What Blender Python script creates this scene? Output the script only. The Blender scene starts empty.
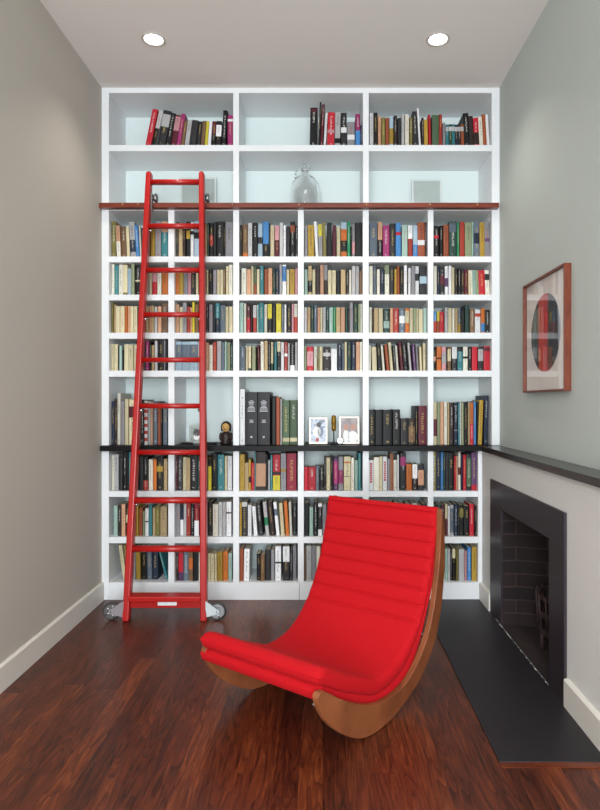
import bpy, bmesh, math, random
from mathutils import Vector, Matrix
R = random.Random(7)
C = bpy.context.scene.collection
F, D, CZ, VX, VY = 604.0, 3.9, 1.2785, 323.0, 402.0
PI = math.pi

# ------------------------------------------------------------------ helpers
def srgb(c):
    if isinstance(c, str):
        c = [int(c[i:i+2], 16)/255 for i in (0, 2, 4)]
    return tuple(x/12.92 if x <= .04045 else ((x+.055)/1.055)**2.4 for x in c) + (1.0,)

def X(px, y=D): return (px-VX)*y/F
def Z(py, y=D): return CZ+(VY-py)*y/F

class NT:
    def __init__(s, m): s.nt = m.node_tree
    def n(s, t, **kw):
        nd = s.nt.nodes.new(t)
        for k, v in kw.items(): setattr(nd, k, v)
        return nd
    def l(s, a, b): s.nt.links.new(a, b)
    def math(s, op, a, b=None, c=None):
        nd = s.n('ShaderNodeMath', operation=op)
        for i, v in enumerate((a, b, c)):
            if v is None: continue
            if isinstance(v, (int, float)): nd.inputs[i].default_value = v
            else: s.l(v, nd.inputs[i])
        return nd.outputs[0]
    def mix(s, f, a, b):
        nd = s.n('ShaderNodeMix', data_type='RGBA')
        for i, v in ((0, f), (6, a), (7, b)):
            if isinstance(v, (int, float, tuple)): nd.inputs[i].default_value = v
            else: s.l(v, nd.inputs[i])
        return nd.outputs[2]

def mat(name, col, rough=.5, metal=0, spec=.5, noise=0.0, nscale=8, bump=0.0, bscale=200, coat=0, trans=0, emis=0, ior=1.45, alpha=1):
    m = bpy.data.materials.new(name); m.use_nodes = True
    t = NT(m); b = m.node_tree.nodes['Principled BSDF']
    c = srgb(col)
    b.inputs['Base Color'].default_value = c
    b.inputs['Roughness'].default_value = rough
    b.inputs['Metallic'].default_value = metal
    b.inputs['Specular IOR Level'].default_value = spec
    b.inputs['Coat Weight'].default_value = coat
    b.inputs['Transmission Weight'].default_value = trans
    b.inputs['IOR'].default_value = ior
    if emis:
        b.inputs['Emission Color'].default_value = (1, .95, .86, 1)
        b.inputs['Emission Strength'].default_value = emis
    if noise or bump:
        tc = t.n('ShaderNodeTexCoord')
    if noise:
        ns = t.n('ShaderNodeTexNoise'); ns.inputs['Scale'].default_value = nscale; ns.inputs['Detail'].default_value = 5
        t.l(tc.outputs['Object'], ns.inputs['Vector'])
        lo = tuple(x*(1-noise) for x in c[:3])+(1,); hi = tuple(min(1, x*(1+noise)) for x in c[:3])+(1,)
        t.l(t.mix(ns.outputs[0], lo, hi), b.inputs['Base Color'])
    if bump:
        n2 = t.n('ShaderNodeTexNoise'); n2.inputs['Scale'].default_value = bscale; n2.inputs['Detail'].default_value = 3
        t.l(tc.outputs['Object'], n2.inputs['Vector'])
        bp = t.n('ShaderNodeBump'); bp.inputs['Strength'].default_value = bump; bp.inputs['Distance'].default_value = .002
        t.l(n2.outputs[0], bp.inputs['Height']); t.l(bp.outputs[0], b.inputs['Normal'])
    return m

def link(name, bm, m, parent=None, smooth=False, bev=0, seg=2):
    me = bpy.data.meshes.new(name); bm.normal_update(); bm.to_mesh(me); bm.free()
    o = bpy.data.objects.new(name, me); C.objects.link(o)
    for x in (m if isinstance(m, (list, tuple)) else [m]): me.materials.append(x)
    if smooth:
        for p in me.polygons: p.use_smooth = True
    if parent: o.parent = parent
    if bev:
        md = o.modifiers.new('bevel', 'BEVEL'); md.width = bev; md.segments = seg; md.limit_method = 'ANGLE'; md.angle_limit = .6
    return o

def box(bm, x0, x1, y0, y1, z0, z1, mi=0):
    vs = [bm.verts.new((x, y, z)) for x in (x0, x1) for y in (y0, y1) for z in (z0, z1)]
    for f in ((0, 1, 3, 2), (4, 6, 7, 5), (0, 4, 5, 1), (2, 3, 7, 6), (0, 2, 6, 4), (1, 5, 7, 3)):
        bm.faces.new([vs[i] for i in f]).material_index = mi
    return vs

def boxo(name, x0, x1, y0, y1, z0, z1, m, parent=None, bev=0):
    bm = bmesh.new(); box(bm, x0, x1, y0, y1, z0, z1)
    return link(name, bm, m, parent, bev=bev)

def lathe(bm, prof, seg=32, M=Matrix.Identity(4), mi=0):
    rings = []
    for r, z in prof:
        rings.append([bm.verts.new(M @ Vector((r*math.cos(2*PI*k/seg), r*math.sin(2*PI*k/seg), z))) for k in range(seg)])
    for a, b in zip(rings, rings[1:]):
        for k in range(seg):
            f = bm.faces.new((a[k], a[(k+1) % seg], b[(k+1) % seg], b[k])); f.smooth = True; f.material_index = mi
    for rg, rev in ((rings[0], True), (rings[-1], False)):
        f = bm.faces.new(rg[::-1] if rev else rg); f.material_index = mi
    return rings

def tube(bm, p, q, r, seg=16, r2=None, sy=1.0):
    p, q = Vector(p), Vector(q); d = q-p
    M = Matrix.Translation(p) @ d.to_track_quat('Z', 'Y').to_matrix().to_4x4() @ Matrix.Diagonal((1, sy, 1, 1))
    lathe(bm, [(r, 0), (r if r2 is None else r2, d.length)], seg, M)

def prism(bm, pts, axis, a, b):
    """closed outline pts (2D) extruded along axis between a and b"""
    def v(p, t):
        return {'x': (t, p[0], p[1]), 'y': (p[0], t, p[1]), 'z': (p[0], p[1], t)}[axis]
    A = [bm.verts.new(v(p, a)) for p in pts]; B = [bm.verts.new(v(p, b)) for p in pts]
    n = len(pts)
    bm.faces.new(A[::-1]); bm.faces.new(B)
    for i in range(n): bm.faces.new((A[i], A[(i+1) % n], B[(i+1) % n], B[i]))
    bmesh.ops.recalc_face_normals(bm, faces=bm.faces)

def catmull(P, n):
    out = []
    P = [Vector(p) for p in P]
    Q = [2*P[0]-P[1]] + P + [2*P[-1]-P[-2]]
    for i in range(1, len(Q)-2):
        for k in range(n):
            t = k/n
            a, b, c, d = Q[i-1:i+3]
            out.append(.5*((2*b)+(c-a)*t+(2*a-5*b+4*c-d)*t*t+(3*b-a-3*c+d)*t**3))
    out.append(P[-1]); return out

def empty(name, loc=(0, 0, 0), rz=0, **kw):
    o = bpy.data.objects.new(name, None); C.objects.link(o); o.location = loc; o.rotation_euler = (0, 0, rz)
    o.empty_display_size = .05
    for k, v in kw.items(): o[k] = v
    return o
def tag(o, label=None, cat=None, group=None, kind=None):
    if label: o['label'] = label
    if cat: o['category'] = cat
    if group: o['group'] = group
    if kind: o['kind'] = kind
    return o

# ------------------------------------------------------------------ materials
M_left = mat('paint_greige', 'b7b1a8', .75, noise=.03, nscale=2, bump=.05)
M_right = mat('paint_grey_green', 'b9c0bb', .7, noise=.03, nscale=2, bump=.05)
M_low = mat('paint_pale_grey', 'd6d6d2', .6, noise=.02, nscale=2, bump=.05)
M_ceil = mat('ceiling_paint', 'e9e3de', .85, noise=.02, nscale=1.5, bump=.04)
M_base = mat('baseboard_paint', 'd8d4cc', .4)
M_white = mat('white_lacquer', 'e4e6e8', .4, noise=.015, nscale=3)
M_backp = mat('pale_aqua_back_paint', 'dbe6e5', .5, noise=.02, nscale=3)
M_ledge = mat('black_stained_wood', '0a0808', .45, noise=.3, nscale=30, spec=.2)
M_mantel = mat('mantel_dark_wood', '211a18', .25, noise=.3, nscale=30, spec=.7)
M_slate = mat('slate', '252226', .45, spec=.35, noise=.22, nscale=7, bump=.25, bscale=90)
M_slate2 = mat('slate_surround', '2b2329', .42, noise=.2, nscale=5, bump=.2, bscale=60)
M_red = mat('red_lacquer', 'a9120e', .35, coat=.1, noise=.04, nscale=12)
M_chrome = mat('chrome', 'c8ccd0', .18, metal=1)
M_steel = mat('steel', '9a9b9c', .35, metal=1)
M_dgrey = mat('grey_rubber', '3a3535', .35)
M_brass = mat('brass', 'c9b07a', .35, metal=1)
M_iron = mat('cast_iron', '3b2a2a', .6, noise=.4, nscale=30, bump=.6, bscale=60)
M_paper = mat('page_paper', 'd9cfb6', .9, noise=.08, nscale=60)
M_black = mat('black_plastic', '141414', .35)
M_lamp = mat('lamp_glow', 'fffaf0', .5, emis=9)
M_trim = mat('light_trim', 'b9b2ac', .4)

def fabric(name, col):
    m = mat(name, col, .8, spec=.2, noise=.05, nscale=90, bump=.5, bscale=700)
    b = m.node_tree.nodes['Principled BSDF']
    b.inputs['Sheen Weight'].default_value = .12; b.inputs['Sheen Roughness'].default_value = .5
    b.inputs['Sheen Tint'].default_value = srgb('ff5050')
    return m
M_fab = fabric('red_wool', 'b20c17')

def wood(name, dark, light, rough, scale=(1, 1, 1), streak=18, coat=0):
    m = bpy.data.materials.new(name); m.use_nodes = True; t = NT(m); b = m.node_tree.nodes['Principled BSDF']
    tc = t.n('ShaderNodeTexCoord'); mp = t.n('ShaderNodeMapping'); mp.inputs['Scale'].default_value = scale
    t.l(tc.outputs['Object'], mp.inputs[0])
    ns = t.n('ShaderNodeTexNoise'); ns.inputs['Scale'].default_value = streak; ns.inputs['Detail'].default_value = 8; ns.inputs['Distortion'].default_value = .6
    t.l(mp.outputs[0], ns.inputs['Vector'])
    cr = t.n('ShaderNodeValToRGB'); cr.color_ramp.elements[0].position = .3; cr.color_ramp.elements[1].position = .7
    cr.color_ramp.elements[0].color = srgb(dark); cr.color_ramp.elements[1].color = srgb(light)
    t.l(ns.outputs[0], cr.inputs[0]); t.l(cr.outputs[0], b.inputs['Base Color'])
    b.inputs['Roughness'].default_value = rough; b.inputs['Coat Weight'].default_value = coat
    return m
M_ply = wood('walnut_veneer', '6f3c22', '935633', .42, (1, .35, .35), 16)
M_mahog = wood('mahogany', '5e2416', '7c3624', .3, (.4, 3, 3), 14)
M_frame = wood('cherry_frame', '5f2512', '78341a', .4, (2, 2, .5), 20)

def floor_mat():
    m = bpy.data.materials.new('oak_floor_stained'); m.use_nodes = True; t = NT(m); b = m.node_tree.nodes['Principled BSDF']
    tc = t.n('ShaderNodeTexCoord'); sp = t.n('ShaderNodeSeparateXYZ'); t.l(tc.outputs['Object'], sp.inputs[0])
    W, L = .083, 1.35
    xi = t.math('DIVIDE', sp.outputs[0], W); pi = t.math('FLOOR', xi); fx = t.math('FRACT', xi)
    wn = t.n('ShaderNodeTexWhiteNoise', noise_dimensions='1D'); t.l(pi, wn.inputs['W'])
    yo = t.math('ADD', t.math('DIVIDE', sp.outputs[1], L), t.math('MULTIPLY', wn.outputs[0], 7.3))
    yi = t.math('FLOOR', yo); fy = t.math('FRACT', yo)
    cb = t.n('ShaderNodeCombineXYZ'); t.l(pi, cb.inputs[0]); t.l(yi, cb.inputs[1])
    w2 = t.n('ShaderNodeTexWhiteNoise', noise_dimensions='2D'); t.l(cb.outputs[0], w2.inputs['Vector'])
    # grain
    gv = t.n('ShaderNodeCombineXYZ')
    t.l(t.math('ADD', sp.outputs[0], t.math('MULTIPLY', w2.outputs[0], 13)), gv.inputs[0])
    t.l(t.math('MULTIPLY', sp.outputs[1], .09), gv.inputs[1]); t.l(t.math('MULTIPLY', w2.outputs[0], 31), gv.inputs[2])
    g1 = t.n('ShaderNodeTexNoise'); g1.inputs['Scale'].default_value = 75; g1.inputs['Detail'].default_value = 6; g1.inputs['Roughness'].default_value = .65
    t.l(gv.outputs[0], g1.inputs['Vector'])
    # cathedral figure: distorted wave rings
    gv2 = t.n('ShaderNodeCombineXYZ')
    t.l(t.math('MULTIPLY', t.math('SUBTRACT', fx, w2.outputs[0]), .55), gv2.inputs[0])
    t.l(t.math('MULTIPLY', sp.outputs[1], .62), gv2.inputs[1]); t.l(t.math('MULTIPLY', w2.outputs[0], 40), gv2.inputs[2])
    nz = t.n('ShaderNodeTexNoise'); nz.inputs['Scale'].default_value = 2.1; nz.inputs['Detail'].default_value = 1.5
    t.l(gv2.outputs[0], nz.inputs['Vector'])
    rg = t.math('FRACT', t.math('MULTIPLY', nz.outputs[0], 14))
    rg = t.math('POWER', rg, 2.5)
    big = t.n('ShaderNodeTexNoise'); big.inputs['Scale'].default_value = 2.3; big.inputs['Detail'].default_value = 3
    t.l(tc.outputs['Object'], big.inputs['Vector'])
    v = t.math('ADD', t.math('MULTIPLY', g1.outputs[0], .75), t.math('MULTIPLY', rg, -.2))
    v = t.math('ADD', v, t.math('MULTIPLY', w2.outputs[0], .2))
    v = t.math('ADD', v, t.math('MULTIPLY', big.outputs[0], .16))
    cr = t.n('ShaderNodeValToRGB'); e = cr.color_ramp.elements
    e[0].position = .22; e[0].color = srgb('220e0a'); e[1].position = .78; e[1].color = srgb('854624')
    n = cr.color_ramp.elements.new(.42); n.color = srgb('461e11')
    n = cr.color_ramp.elements.new(.6); n.color = srgb('622d18')
    t.l(v, cr.inputs[0])
    # seams
    def seam(f, w):
        return t.math('MAXIMUM', t.math('LESS_THAN', f, w), t.math('GREATER_THAN', f, 1-w))
    s = t.math('MAXIMUM', seam(fx, .012), seam(fy, .0012))
    col = t.mix(t.math('MULTIPLY', s, .7), cr.outputs[0], srgb('200c08'))
    t.l(col, b.inputs['Base Color'])
    rr = t.math('ADD', t.math('MULTIPLY', g1.outputs[0], .14), .26); t.l(rr, b.inputs['Roughness'])
    bp = t.n('ShaderNodeBump'); bp.inputs['Strength'].default_value = .25; bp.inputs['Distance'].default_value = .001
    t.l(t.math('SUBTRACT', g1.outputs[0], t.math('MULTIPLY', s, 2)), bp.inputs['Height']); t.l(bp.outputs[0], b.inputs['Normal'])
    b.inputs['Specular IOR Level'].default_value = .45
    return m
M_floor = floor_mat()

def brick_mat():
    m = bpy.data.materials.new('sooty_brick'); m.use_nodes = True; t = NT(m); b = m.node_tree.nodes['Principled BSDF']
    tc = t.n('ShaderNodeTexCoord'); sp = t.n('ShaderNodeSeparateXYZ'); t.l(tc.outputs['Object'], sp.inputs[0])
    cb = t.n('ShaderNodeCombineXYZ'); t.l(t.math('ADD', sp.outputs[0], sp.outputs[1]), cb.inputs[0]); t.l(sp.outputs[2], cb.inputs[1])
    br = t.n('ShaderNodeTexBrick'); t.l(cb.outputs[0], br.inputs['Vector'])
    br.inputs['Scale'].default_value = 1; br.inputs['Brick Width'].default_value = .22; br.inputs['Row Height'].default_value = .075
    br.inputs['Mortar Size'].default_value = .004
    br.inputs['Color1'].default_value = srgb('261817'); br.inputs['Color2'].default_value = srgb('180f11'); br.inputs['Mortar'].default_value = srgb('3a2a2a')
    t.l(br.outputs[0], b.inputs['Base Color']); b.inputs['Roughness'].default_value = .9
    bp = t.n('ShaderNodeBump'); bp.inputs['Strength'].default_value = .6; bp.inputs['Distance'].default_value = .005; bp.invert = True
    t.l(br.outputs['Fac'], bp.inputs['Height']); t.l(bp.outputs[0], b.inputs['Normal'])
    return m
M_brick = brick_mat()

# ------------------------------------------------------------------ room
XL, XR, YB, YF = X(101.5), 1.141, D+.355, -2.3
XB = 1.027                     # face of the chimney breast
ZC = Z(87.5)
def struct(o): o['kind'] = 'structure'; return o
struct(boxo('floor', XL-.2, XR+.7, YF-.2, YB+.2, -.1, 0, M_floor))
struct(boxo('trim_1', X(437, 3.306), XB-.021, 2.108, 2.137, .0004, .004, wood('floor_border', '4c2012', '6d331a', .3, (.3, 2, 1), 18)))
struct(boxo('ceiling', XL-.2, XR+.7, YF-.2, YB+.2, ZC, ZC+.1, M_ceil))
struct(boxo('wall_left', XL-.15, XL, YF, YB, 0, ZC, M_left))
struct(boxo('wall_back', XL-.15, XR+.6, YB, YB+.15, 0, ZC, M_white))
Y0, Y1, ZO = 2.716, 3.446, .665      # firebox opening
ZM = .965                       # underside of the mantel
struct(boxo('wall_right', XR, XR+.6, YF, YB, ZM, ZC, M_right))
bm = bmesh.new()
box(bm, XB, XR+.6, YF, Y0-.02, 0, ZM); box(bm, XB, XR+.6, Y1+.02, D-.001, 0, ZM); box(bm, XB, XR+.6, Y0-.02, Y1+.02, ZO+.02, ZM)
box(bm, XR, XR+.6, D, YB, 0, ZM)
struct(link('wall_chimney_breast', bm, M_low))
# wall behind the camera; unseen window, enlarged to brighten walls and ceiling
bm = bmesh.new()
wx0, wx1, wz0, wz1 = -1.25, .85, .35, 3.0
box(bm, XL-.15, wx0, YF-.15, YF, 0, ZC); box(bm, wx1, XR+.6, YF-.15, YF, 0, ZC)
box(bm, wx0, wx1, YF-.15, YF, 0, wz0); box(bm, wx0, wx1, YF-.15, YF, wz1, ZC)
struct(link('wall_front', bm, M_right))
bm = bmesh.new()
for a in (wx0, (wx0+wx1)/2-.02, wx1-.04): box(bm, a, a+.04, YF-.1, YF-.05, wz0, wz1)
for a in (wz0, (wz0+wz1)/2-.02, wz1-.04): box(bm, wx0, wx1, YF-.1, YF-.05, a, a+.04)
struct(link('window_1', bm, M_white))

def baseboard(name, pts_fn, m=M_base): pass
def base_prism(name, x, sgn, y0, y1, h, t=.02):
    bm = bmesh.new()
    prism(bm, [(x, 0), (x+sgn*t, 0), (x+sgn*t, h-.006), (x+sgn*(t-.006), h), (x, h)], 'y', y0, y1)
    return struct(link(name, bm, M_base))
base_prism('baseboard_left', XL, 1, YF, D-.002, .118, .018)
base_prism('baseboard_right', XB, -1, YF, 2.528, .122)
base_prism('baseboard_corner', XB, -1, 3.672, D-.002, .115)

# hearth, fireplace
o = boxo('hearth_slab', X(437, 3.306)+.0, XB-.0005, 2.138, D-.002, .0005, .006, M_slate, bev=.002)
tag(o, 'dark slate hearth slab set in the floor before the fireplace', 'hearth')
fp = empty('fireplace', (XB, (Y0+Y1)/2, 0), label='black slate framed fireplace with sooty brick firebox in chimney breast', category='fireplace')
ox, oy = XB, (Y0+Y1)/2
def fpart(name, boxes, m, bev=0):
    bm = bmesh.new()
    for b in boxes: box(bm, b[0]-ox, b[1]-ox, b[2]-oy, b[3]-oy, b[4], b[5])
    return link(name, bm, m, fp, bev=bev)
fpart('surround_lintel', [(XB-.012, XB-.0005, 2.542, 3.670, ZO, .812)], M_slate2, .001)
fpart('surround_jamb', [(XB-.012, XB-.0005, 2.542, Y0, .0065, ZO)], M_slate2, .001)
fpart('surround_jamb', [(XB-.012, XB-.0005, Y1, 3.670, .0065, ZO)], M_slate2, .001)
dpt = .42
fpart('firebox_back', [(XB+dpt, XB+dpt+.03, Y0+.12, Y1-.12, .002, ZO+.01)], M_brick)
for ya, yb, sg in ((Y0, Y0+.12, 1), (Y1, Y1-.12, -1)):
    bm = bmesh.new()
    prism(bm, [(XB+.10-ox, ya-oy), (XB+dpt-ox, yb-oy), (XB+dpt-ox, yb-sg*.02-oy), (XB+.10-ox, ya-sg*.02-oy)], 'z', .002, ZO+.01)
    link('splayed_cheek', bm, M_brick, fp)
fpart('firebox_side', [(XB, XB+.10, Y0-.018, Y0, .002, ZO+.01)], M_brick)
fpart('firebox_side', [(XB, XB+.10, Y1, Y1+.018, .002, ZO+.01)], M_brick)
fpart('firebox_floor', [(XB, XB+dpt, Y0, Y1, .0, .004)], M_brick)
fpart('firebox_roof', [(XB, XB+dpt, Y0, Y1, ZO, ZO+.018)], M_brick)
bm = bmesh.new()
ys_ = [Y0+.0+(Y1-Y0+.1)*k/60 for k in range(61)]
A = [bm.verts.new((-.0125, y-oy, .0068)) for y in ys_]; B = [bm.verts.new((-.0125-R.choice((.0006, .0012, .0035, .006)), y-oy, .0068)) for y in ys_]
for k in range(60): bm.faces.new((A[k], A[k+1], B[k+1], B[k]))
link('grout_line', bm, M_low, fp)
# cast iron basket at the near end of the firebox
fb = empty('fire_basket', (XB+.235, 3.12, .0045), -PI/2, label='rounded cast iron fire basket standing inside the firebox', category='fire basket')
bm = bmesh.new()
pts = []
N = 14
for sgn, rr in ((1, .17), (-1, .155)):
    for k in range(N+1)[::sgn]:
        a = PI*k/N
        pts.append((rr*math.cos(a), -.02-rr*.7*math.sin(a)))
for z0, z1 in ((.08, .11), (.17, .195), (.255, .275)):
    prism(bm, [(p[0], p[1]) for p in pts], 'z', z0, z1)
link('hoop', bm, M_iron, fb)
for k in range(9):
    a = PI*k/8; x, y = .1625*math.cos(a), -.02-.1625*.7*math.sin(a)
    bm = bmesh.new(); tube(bm, (x, y, .08), (x*1.08, y*1.1, .285), .007, 8, .005); link('bar', bm, M_iron, fb, True)
bm = bmesh.new()
prism(bm, [(-.18, 0), (.18, 0), (.18, .30), (.12, .36), (0, .385), (-.12, .36), (-.18, .30)], 'y', .0, .025)
link('fireback', bm, M_iron, fb, bev=.006)
for x, y in ((-.14, -.04), (.14, -.04), (0, -.13)):
    bm = bmesh.new(); tube(bm, (x, y, 0), (x, y, .09), .012, 8, .009); link('leg', bm, M_iron, fb, True)
bm = bmesh.new(); box(bm, -.15, .15, -.1, .0, .075, .085); link('grate', bm, M_iron, fb)

o = boxo('mantel_shelf', X(478.7)-.0, XR-.0005, YF+.01, D-.054, ZM+.0005, .999, M_mantel, bev=.003)
tag(o, 'long dark stained mantel shelf running along the wall above the fireplace', 'mantel shelf')

# ------------------------------------------------------------------ bookcase
bc = empty('bookcase', (0, D, 0), label='white built-in bookcase filling the whole end wall, full of books', category='bookcase')
def bpart(name, x0, x1, y0, y1, z0, z1, m=M_white, bev=.0015):
    return boxo(name, x0, x1, y0-D, y1-D, z0, z1, m, bc, bev)
DEEP = .34
zs = {'top': (Z(92.8), ZC-.0005), 't1': (Z(151), Z(144.8)), 'rail': (Z(210.3), Z(203.3)),
      's1': (Z(262.1), Z(256.3)), 's2': (Z(300.3), Z(294.5)), 's3': (Z(338.7), Z(332.6)), 's4': (Z(376.8), Z(370.6)),
      's5': (Z(497), Z(491.2)), 's6': (Z(543.4), Z(537.2)), 'base': (.0005, Z(582.5))}
LEDGE = (ZM, .999)
xl0, xl1, xr0, xr1 = XL+.0005, X(108.8), X(491.8), XR-.0005
xrl0, xrl1 = X(478.2), XB+.0
uprU = [(X(233.1), X(239)), (X(362.9), X(368.8))]
uprL = [(X(168.2), X(174.3)), (X(233.1), X(239)), (X(297.9), X(303.8)), (X(362.8), X(368.8)), (X(427.9), X(433.5))]
YK = D+DEEP
bpart('side_panel', xl0, xl1, D, YK, .0005, ZC-.0005)
bpart('side_panel', xr0, xr1, D, YK, LEDGE[1], ZC-.0005)
bpart('side_panel', xrl0, XR-.0005, D, YK, .0005, LEDGE[0])
bpart('back_panel', XL+.001, XR-.001, YK, YK+.012, .0005, ZC-.0005, M_backp)
bpart('top_panel', xl1, xr0, D+.001, YK, *zs['top'])
for a, b in uprU: bpart('upright', a, b, D+.0005, YK, zs['rail'][1], zs['top'][0])
for a, b in uprL:
    bpart('upright', a, b, D+.0005, YK, LEDGE[1], zs['rail'][0])
    bpart('upright', a, b, D+.0005, YK, zs['base'][1], LEDGE[0])
bpart('shelf', xl1, xr0, D+.002, YK, *zs['t1'])
bpart('shelf', xl1, xr0, D+.001, YK, *zs['rail'])
for k in ('s1', 's2', 's3', 's4'): bpart('shelf', xl1, xr0, D+.003, YK, *zs[k])
for k in ('s5', 's6'): bpart('shelf', xl1, xrl0, D+.003, YK, *zs[k])
bm = bmesh.new()
box(bm, xl1, X(299.2), 0, DEEP, .0005, zs['base'][1]); box(bm, X(299.6), xrl0, 0, DEEP, .0005, zs['base'][1])
link('plinth', bm, M_white, bc, bev=.001)
lg = boxo('black_ledge', X(98.6, 3.85)+.008, XR-.0005, -.053, DEEP, *LEDGE, M_ledge, bc, .002)
lg['label'] = 'black stained wooden ledge'

rl = empty('ladder_rail', (0, D-.05, Z(205, 3.85)), label='red-brown mahogany ladder rail across the white bookcase with small metal studs', category='rail')
boxo('rail_board', XL+.002, X(499.3, 3.85)+.0, 0, .049, -.0155, .0155, M_mahog, rl, .002)
for px in (122.5, 138, 232.5, 299, 366.3, 430, 477.5):
    bm = bmesh.new(); lathe(bm, [(.006, 0), (.006, .002), (.003, .005)], 12, Matrix.Translation((X(px, 3.85), 0, .003)) @ Matrix.Rotation(PI/2, 4, 'X'))
    link('stud', bm, M_brass, rl)

# ------------------------------------------------------------------ recessed lights
def downlight(x, y, label):
    r = empty('recessed_light', (x, y, ZC), label=label, category='ceiling light', group='recessed ceiling lights')
    bm = bmesh.new(); seg = 40
    prof = [(.066, 0), (.066, -.004), (.060, -.006), (.052, -.002), (.050, -.0005)]
    rings = [[bm.verts.new((a*math.cos(2*PI*k/seg), a*math.sin(2*PI*k/seg), z)) for k in range(seg)] for a, z in prof]
    for A, B in zip(rings, rings[1:]):
        for k in range(seg): bm.faces.new((A[k], B[k], B[(k+1) % seg], A[(k+1) % seg])).smooth = True
    link('trim_ring', bm, M_trim, r)
    bm = bmesh.new(); lathe(bm, [(.050, -.0008), (.040, -.006), (.018, -.012), (.002, -.013)], 32); link('lamp', bm, M_lamp, r, True)
    l = bpy.data.lights.new('downlight_beam', 'SPOT'); l.energy = 22; l.spot_size = math.radians(115); l.spot_blend = .8; l.shadow_soft_size = .045
    l.color = (1, .93, .82)
    lo = bpy.data.objects.new('downlight_beam', l); C.objects.link(lo); lo.parent = r; lo.location = (0, 0, -.03)
    return r
downlight(-.949, 3.383, 'round recessed ceiling light above the red ladder')
downlight(.644, 3.383, 'round recessed ceiling light on the fireplace side of the ceiling')
def add_fill_spot(x, y, e):  # added fill spots out of view, without fixtures, to even out the room light
    l = bpy.data.lights.new('unseen_fill_spot', 'SPOT'); l.energy = e; l.spot_size = math.radians(140); l.spot_blend = .9; l.shadow_soft_size = .05
    l.color = (1, .93, .82)
    lo = bpy.data.objects.new('unseen_fill_spot', l); C.objects.link(lo); lo.location = (x, y, ZC-.03)
for x in (-.949, .644):
    for y in (1.4, -.6): add_fill_spot(x, y, 26)

# ------------------------------------------------------------------ ladder
FY, TYY = 3.542, 3.826
ZT = 2.734
lad = empty('library_ladder', (-.924, FY, 0), label='tall red wooden library ladder on wheels leaning against the bookcase rail', category='ladder')
def lp(x, y, z): return (x+.924, y-FY, z)
LT, LB = (-1.099, TYY), (-1.151, FY)
RT, RB = (-.767, TYY), (-.697, FY)
def stile(T, B):
    bm = bmesh.new(); w, d = .0172, .03
    secs = []
    for t in (0, .02, .97, .994, 1.0):
        z = ZT*t; x = B[0]+(T[0]-B[0])*t; y = B[1]+(T[1]-B[1])*t
        k = {0: 1, .02: 1, .97: 1, .994: 1, 1.0: .7}[t]; kw = (1.15-.22*t)
        secs.append([bm.verts.new(lp(x+sx*w*k*kw, y+sy*d*k, z)) for sx, sy in ((-1, -1), (1, -1), (1, 1), (-1, 1))])
    for a, b in zip(secs, secs[1:]):
        for k in range(4): bm.faces.new((a[k], a[(k+1) % 4], b[(k+1) % 4], b[k]))
    bm.faces.new(secs[0][::-1]); bm.faces.new(secs[-1])
    return link('side_rail', bm, M_red, lad, bev=.008, seg=3)
stile(LT, LB); stile(RT, RB)
rung_py = [182.3, 226.3, 270.3, 314.8, 360, 406, 452.3, 500.2, 548.6, 597]
for i, py in enumerate(rung_py):
    # solve height on the leaning ladder
    z = 1.5
    for _ in range(20):
        y = FY+(TYY-FY)*z/ZT; z = CZ+(VY-py)*y/F
    t = z/ZT
    xa = LB[0]+(LT[0]-LB[0])*t+.012; xb = RB[0]+(RT[0]-RB[0])*t-.012
    bm = bmesh.new()
    if i < 9:
        hh = .0155 if i < 7 else .018
        dd = .023 if i < 7 else .028
        prism(bm, [(y-FY+dd*math.copysign(abs(math.cos(a))**.7, math.cos(a)), z+hh*math.copysign(abs(math.sin(a))**.7, math.sin(a))) for a in [2*PI*k/20 for k in range(20)]], 'x', xa+.924, xb+.924)
        link('rung', bm, M_red, lad, True, bev=.0)
    else:
        box(bm, xa+.924, xb+.924, y-FY-.045, y-FY+.045, z-.017, z+.015)
        link('rung', bm, M_red, lad, bev=.006)
        boxo('lower_brace', xa+.924, xb+.924, -.008+y-FY, .012+y-FY, z-.062, z-.017, M_red, lad, .002)
        lb_ = boxo('label_plate', X(157.5, 3.54)+.924, X(176.5, 3.54)+.924, y-FY-.012, y-FY-.008, z-.046, z-.022, M_white, lad, .0005)
        lb_['label'] = 'small white maker plate'
for o in lad.children:
    if o.name.startswith('rung'):
        for p in o.data.polygons: p.use_smooth = len(p.vertices) == 4 and len(o.data.polygons) > 8
# end bolts/caps
for i in (1, 3, 5, 7):
    py = rung_py[i]; z = 1.5
    for _ in range(20):
        y = FY+(TYY-FY)*z/ZT; z = CZ+(VY-py)*y/F
    t = z/ZT
    for x, s in ((LB[0]+(LT[0]-LB[0])*t, 1), (RB[0]+(RT[0]-RB[0])*t, -1)):
        bm = bmesh.new(); tube(bm, lp(x+s*.012, y, z-.026), lp(x+s*.03, y, z-.026), .009, 12); link('bolt', bm, M_chrome, lad)
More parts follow.
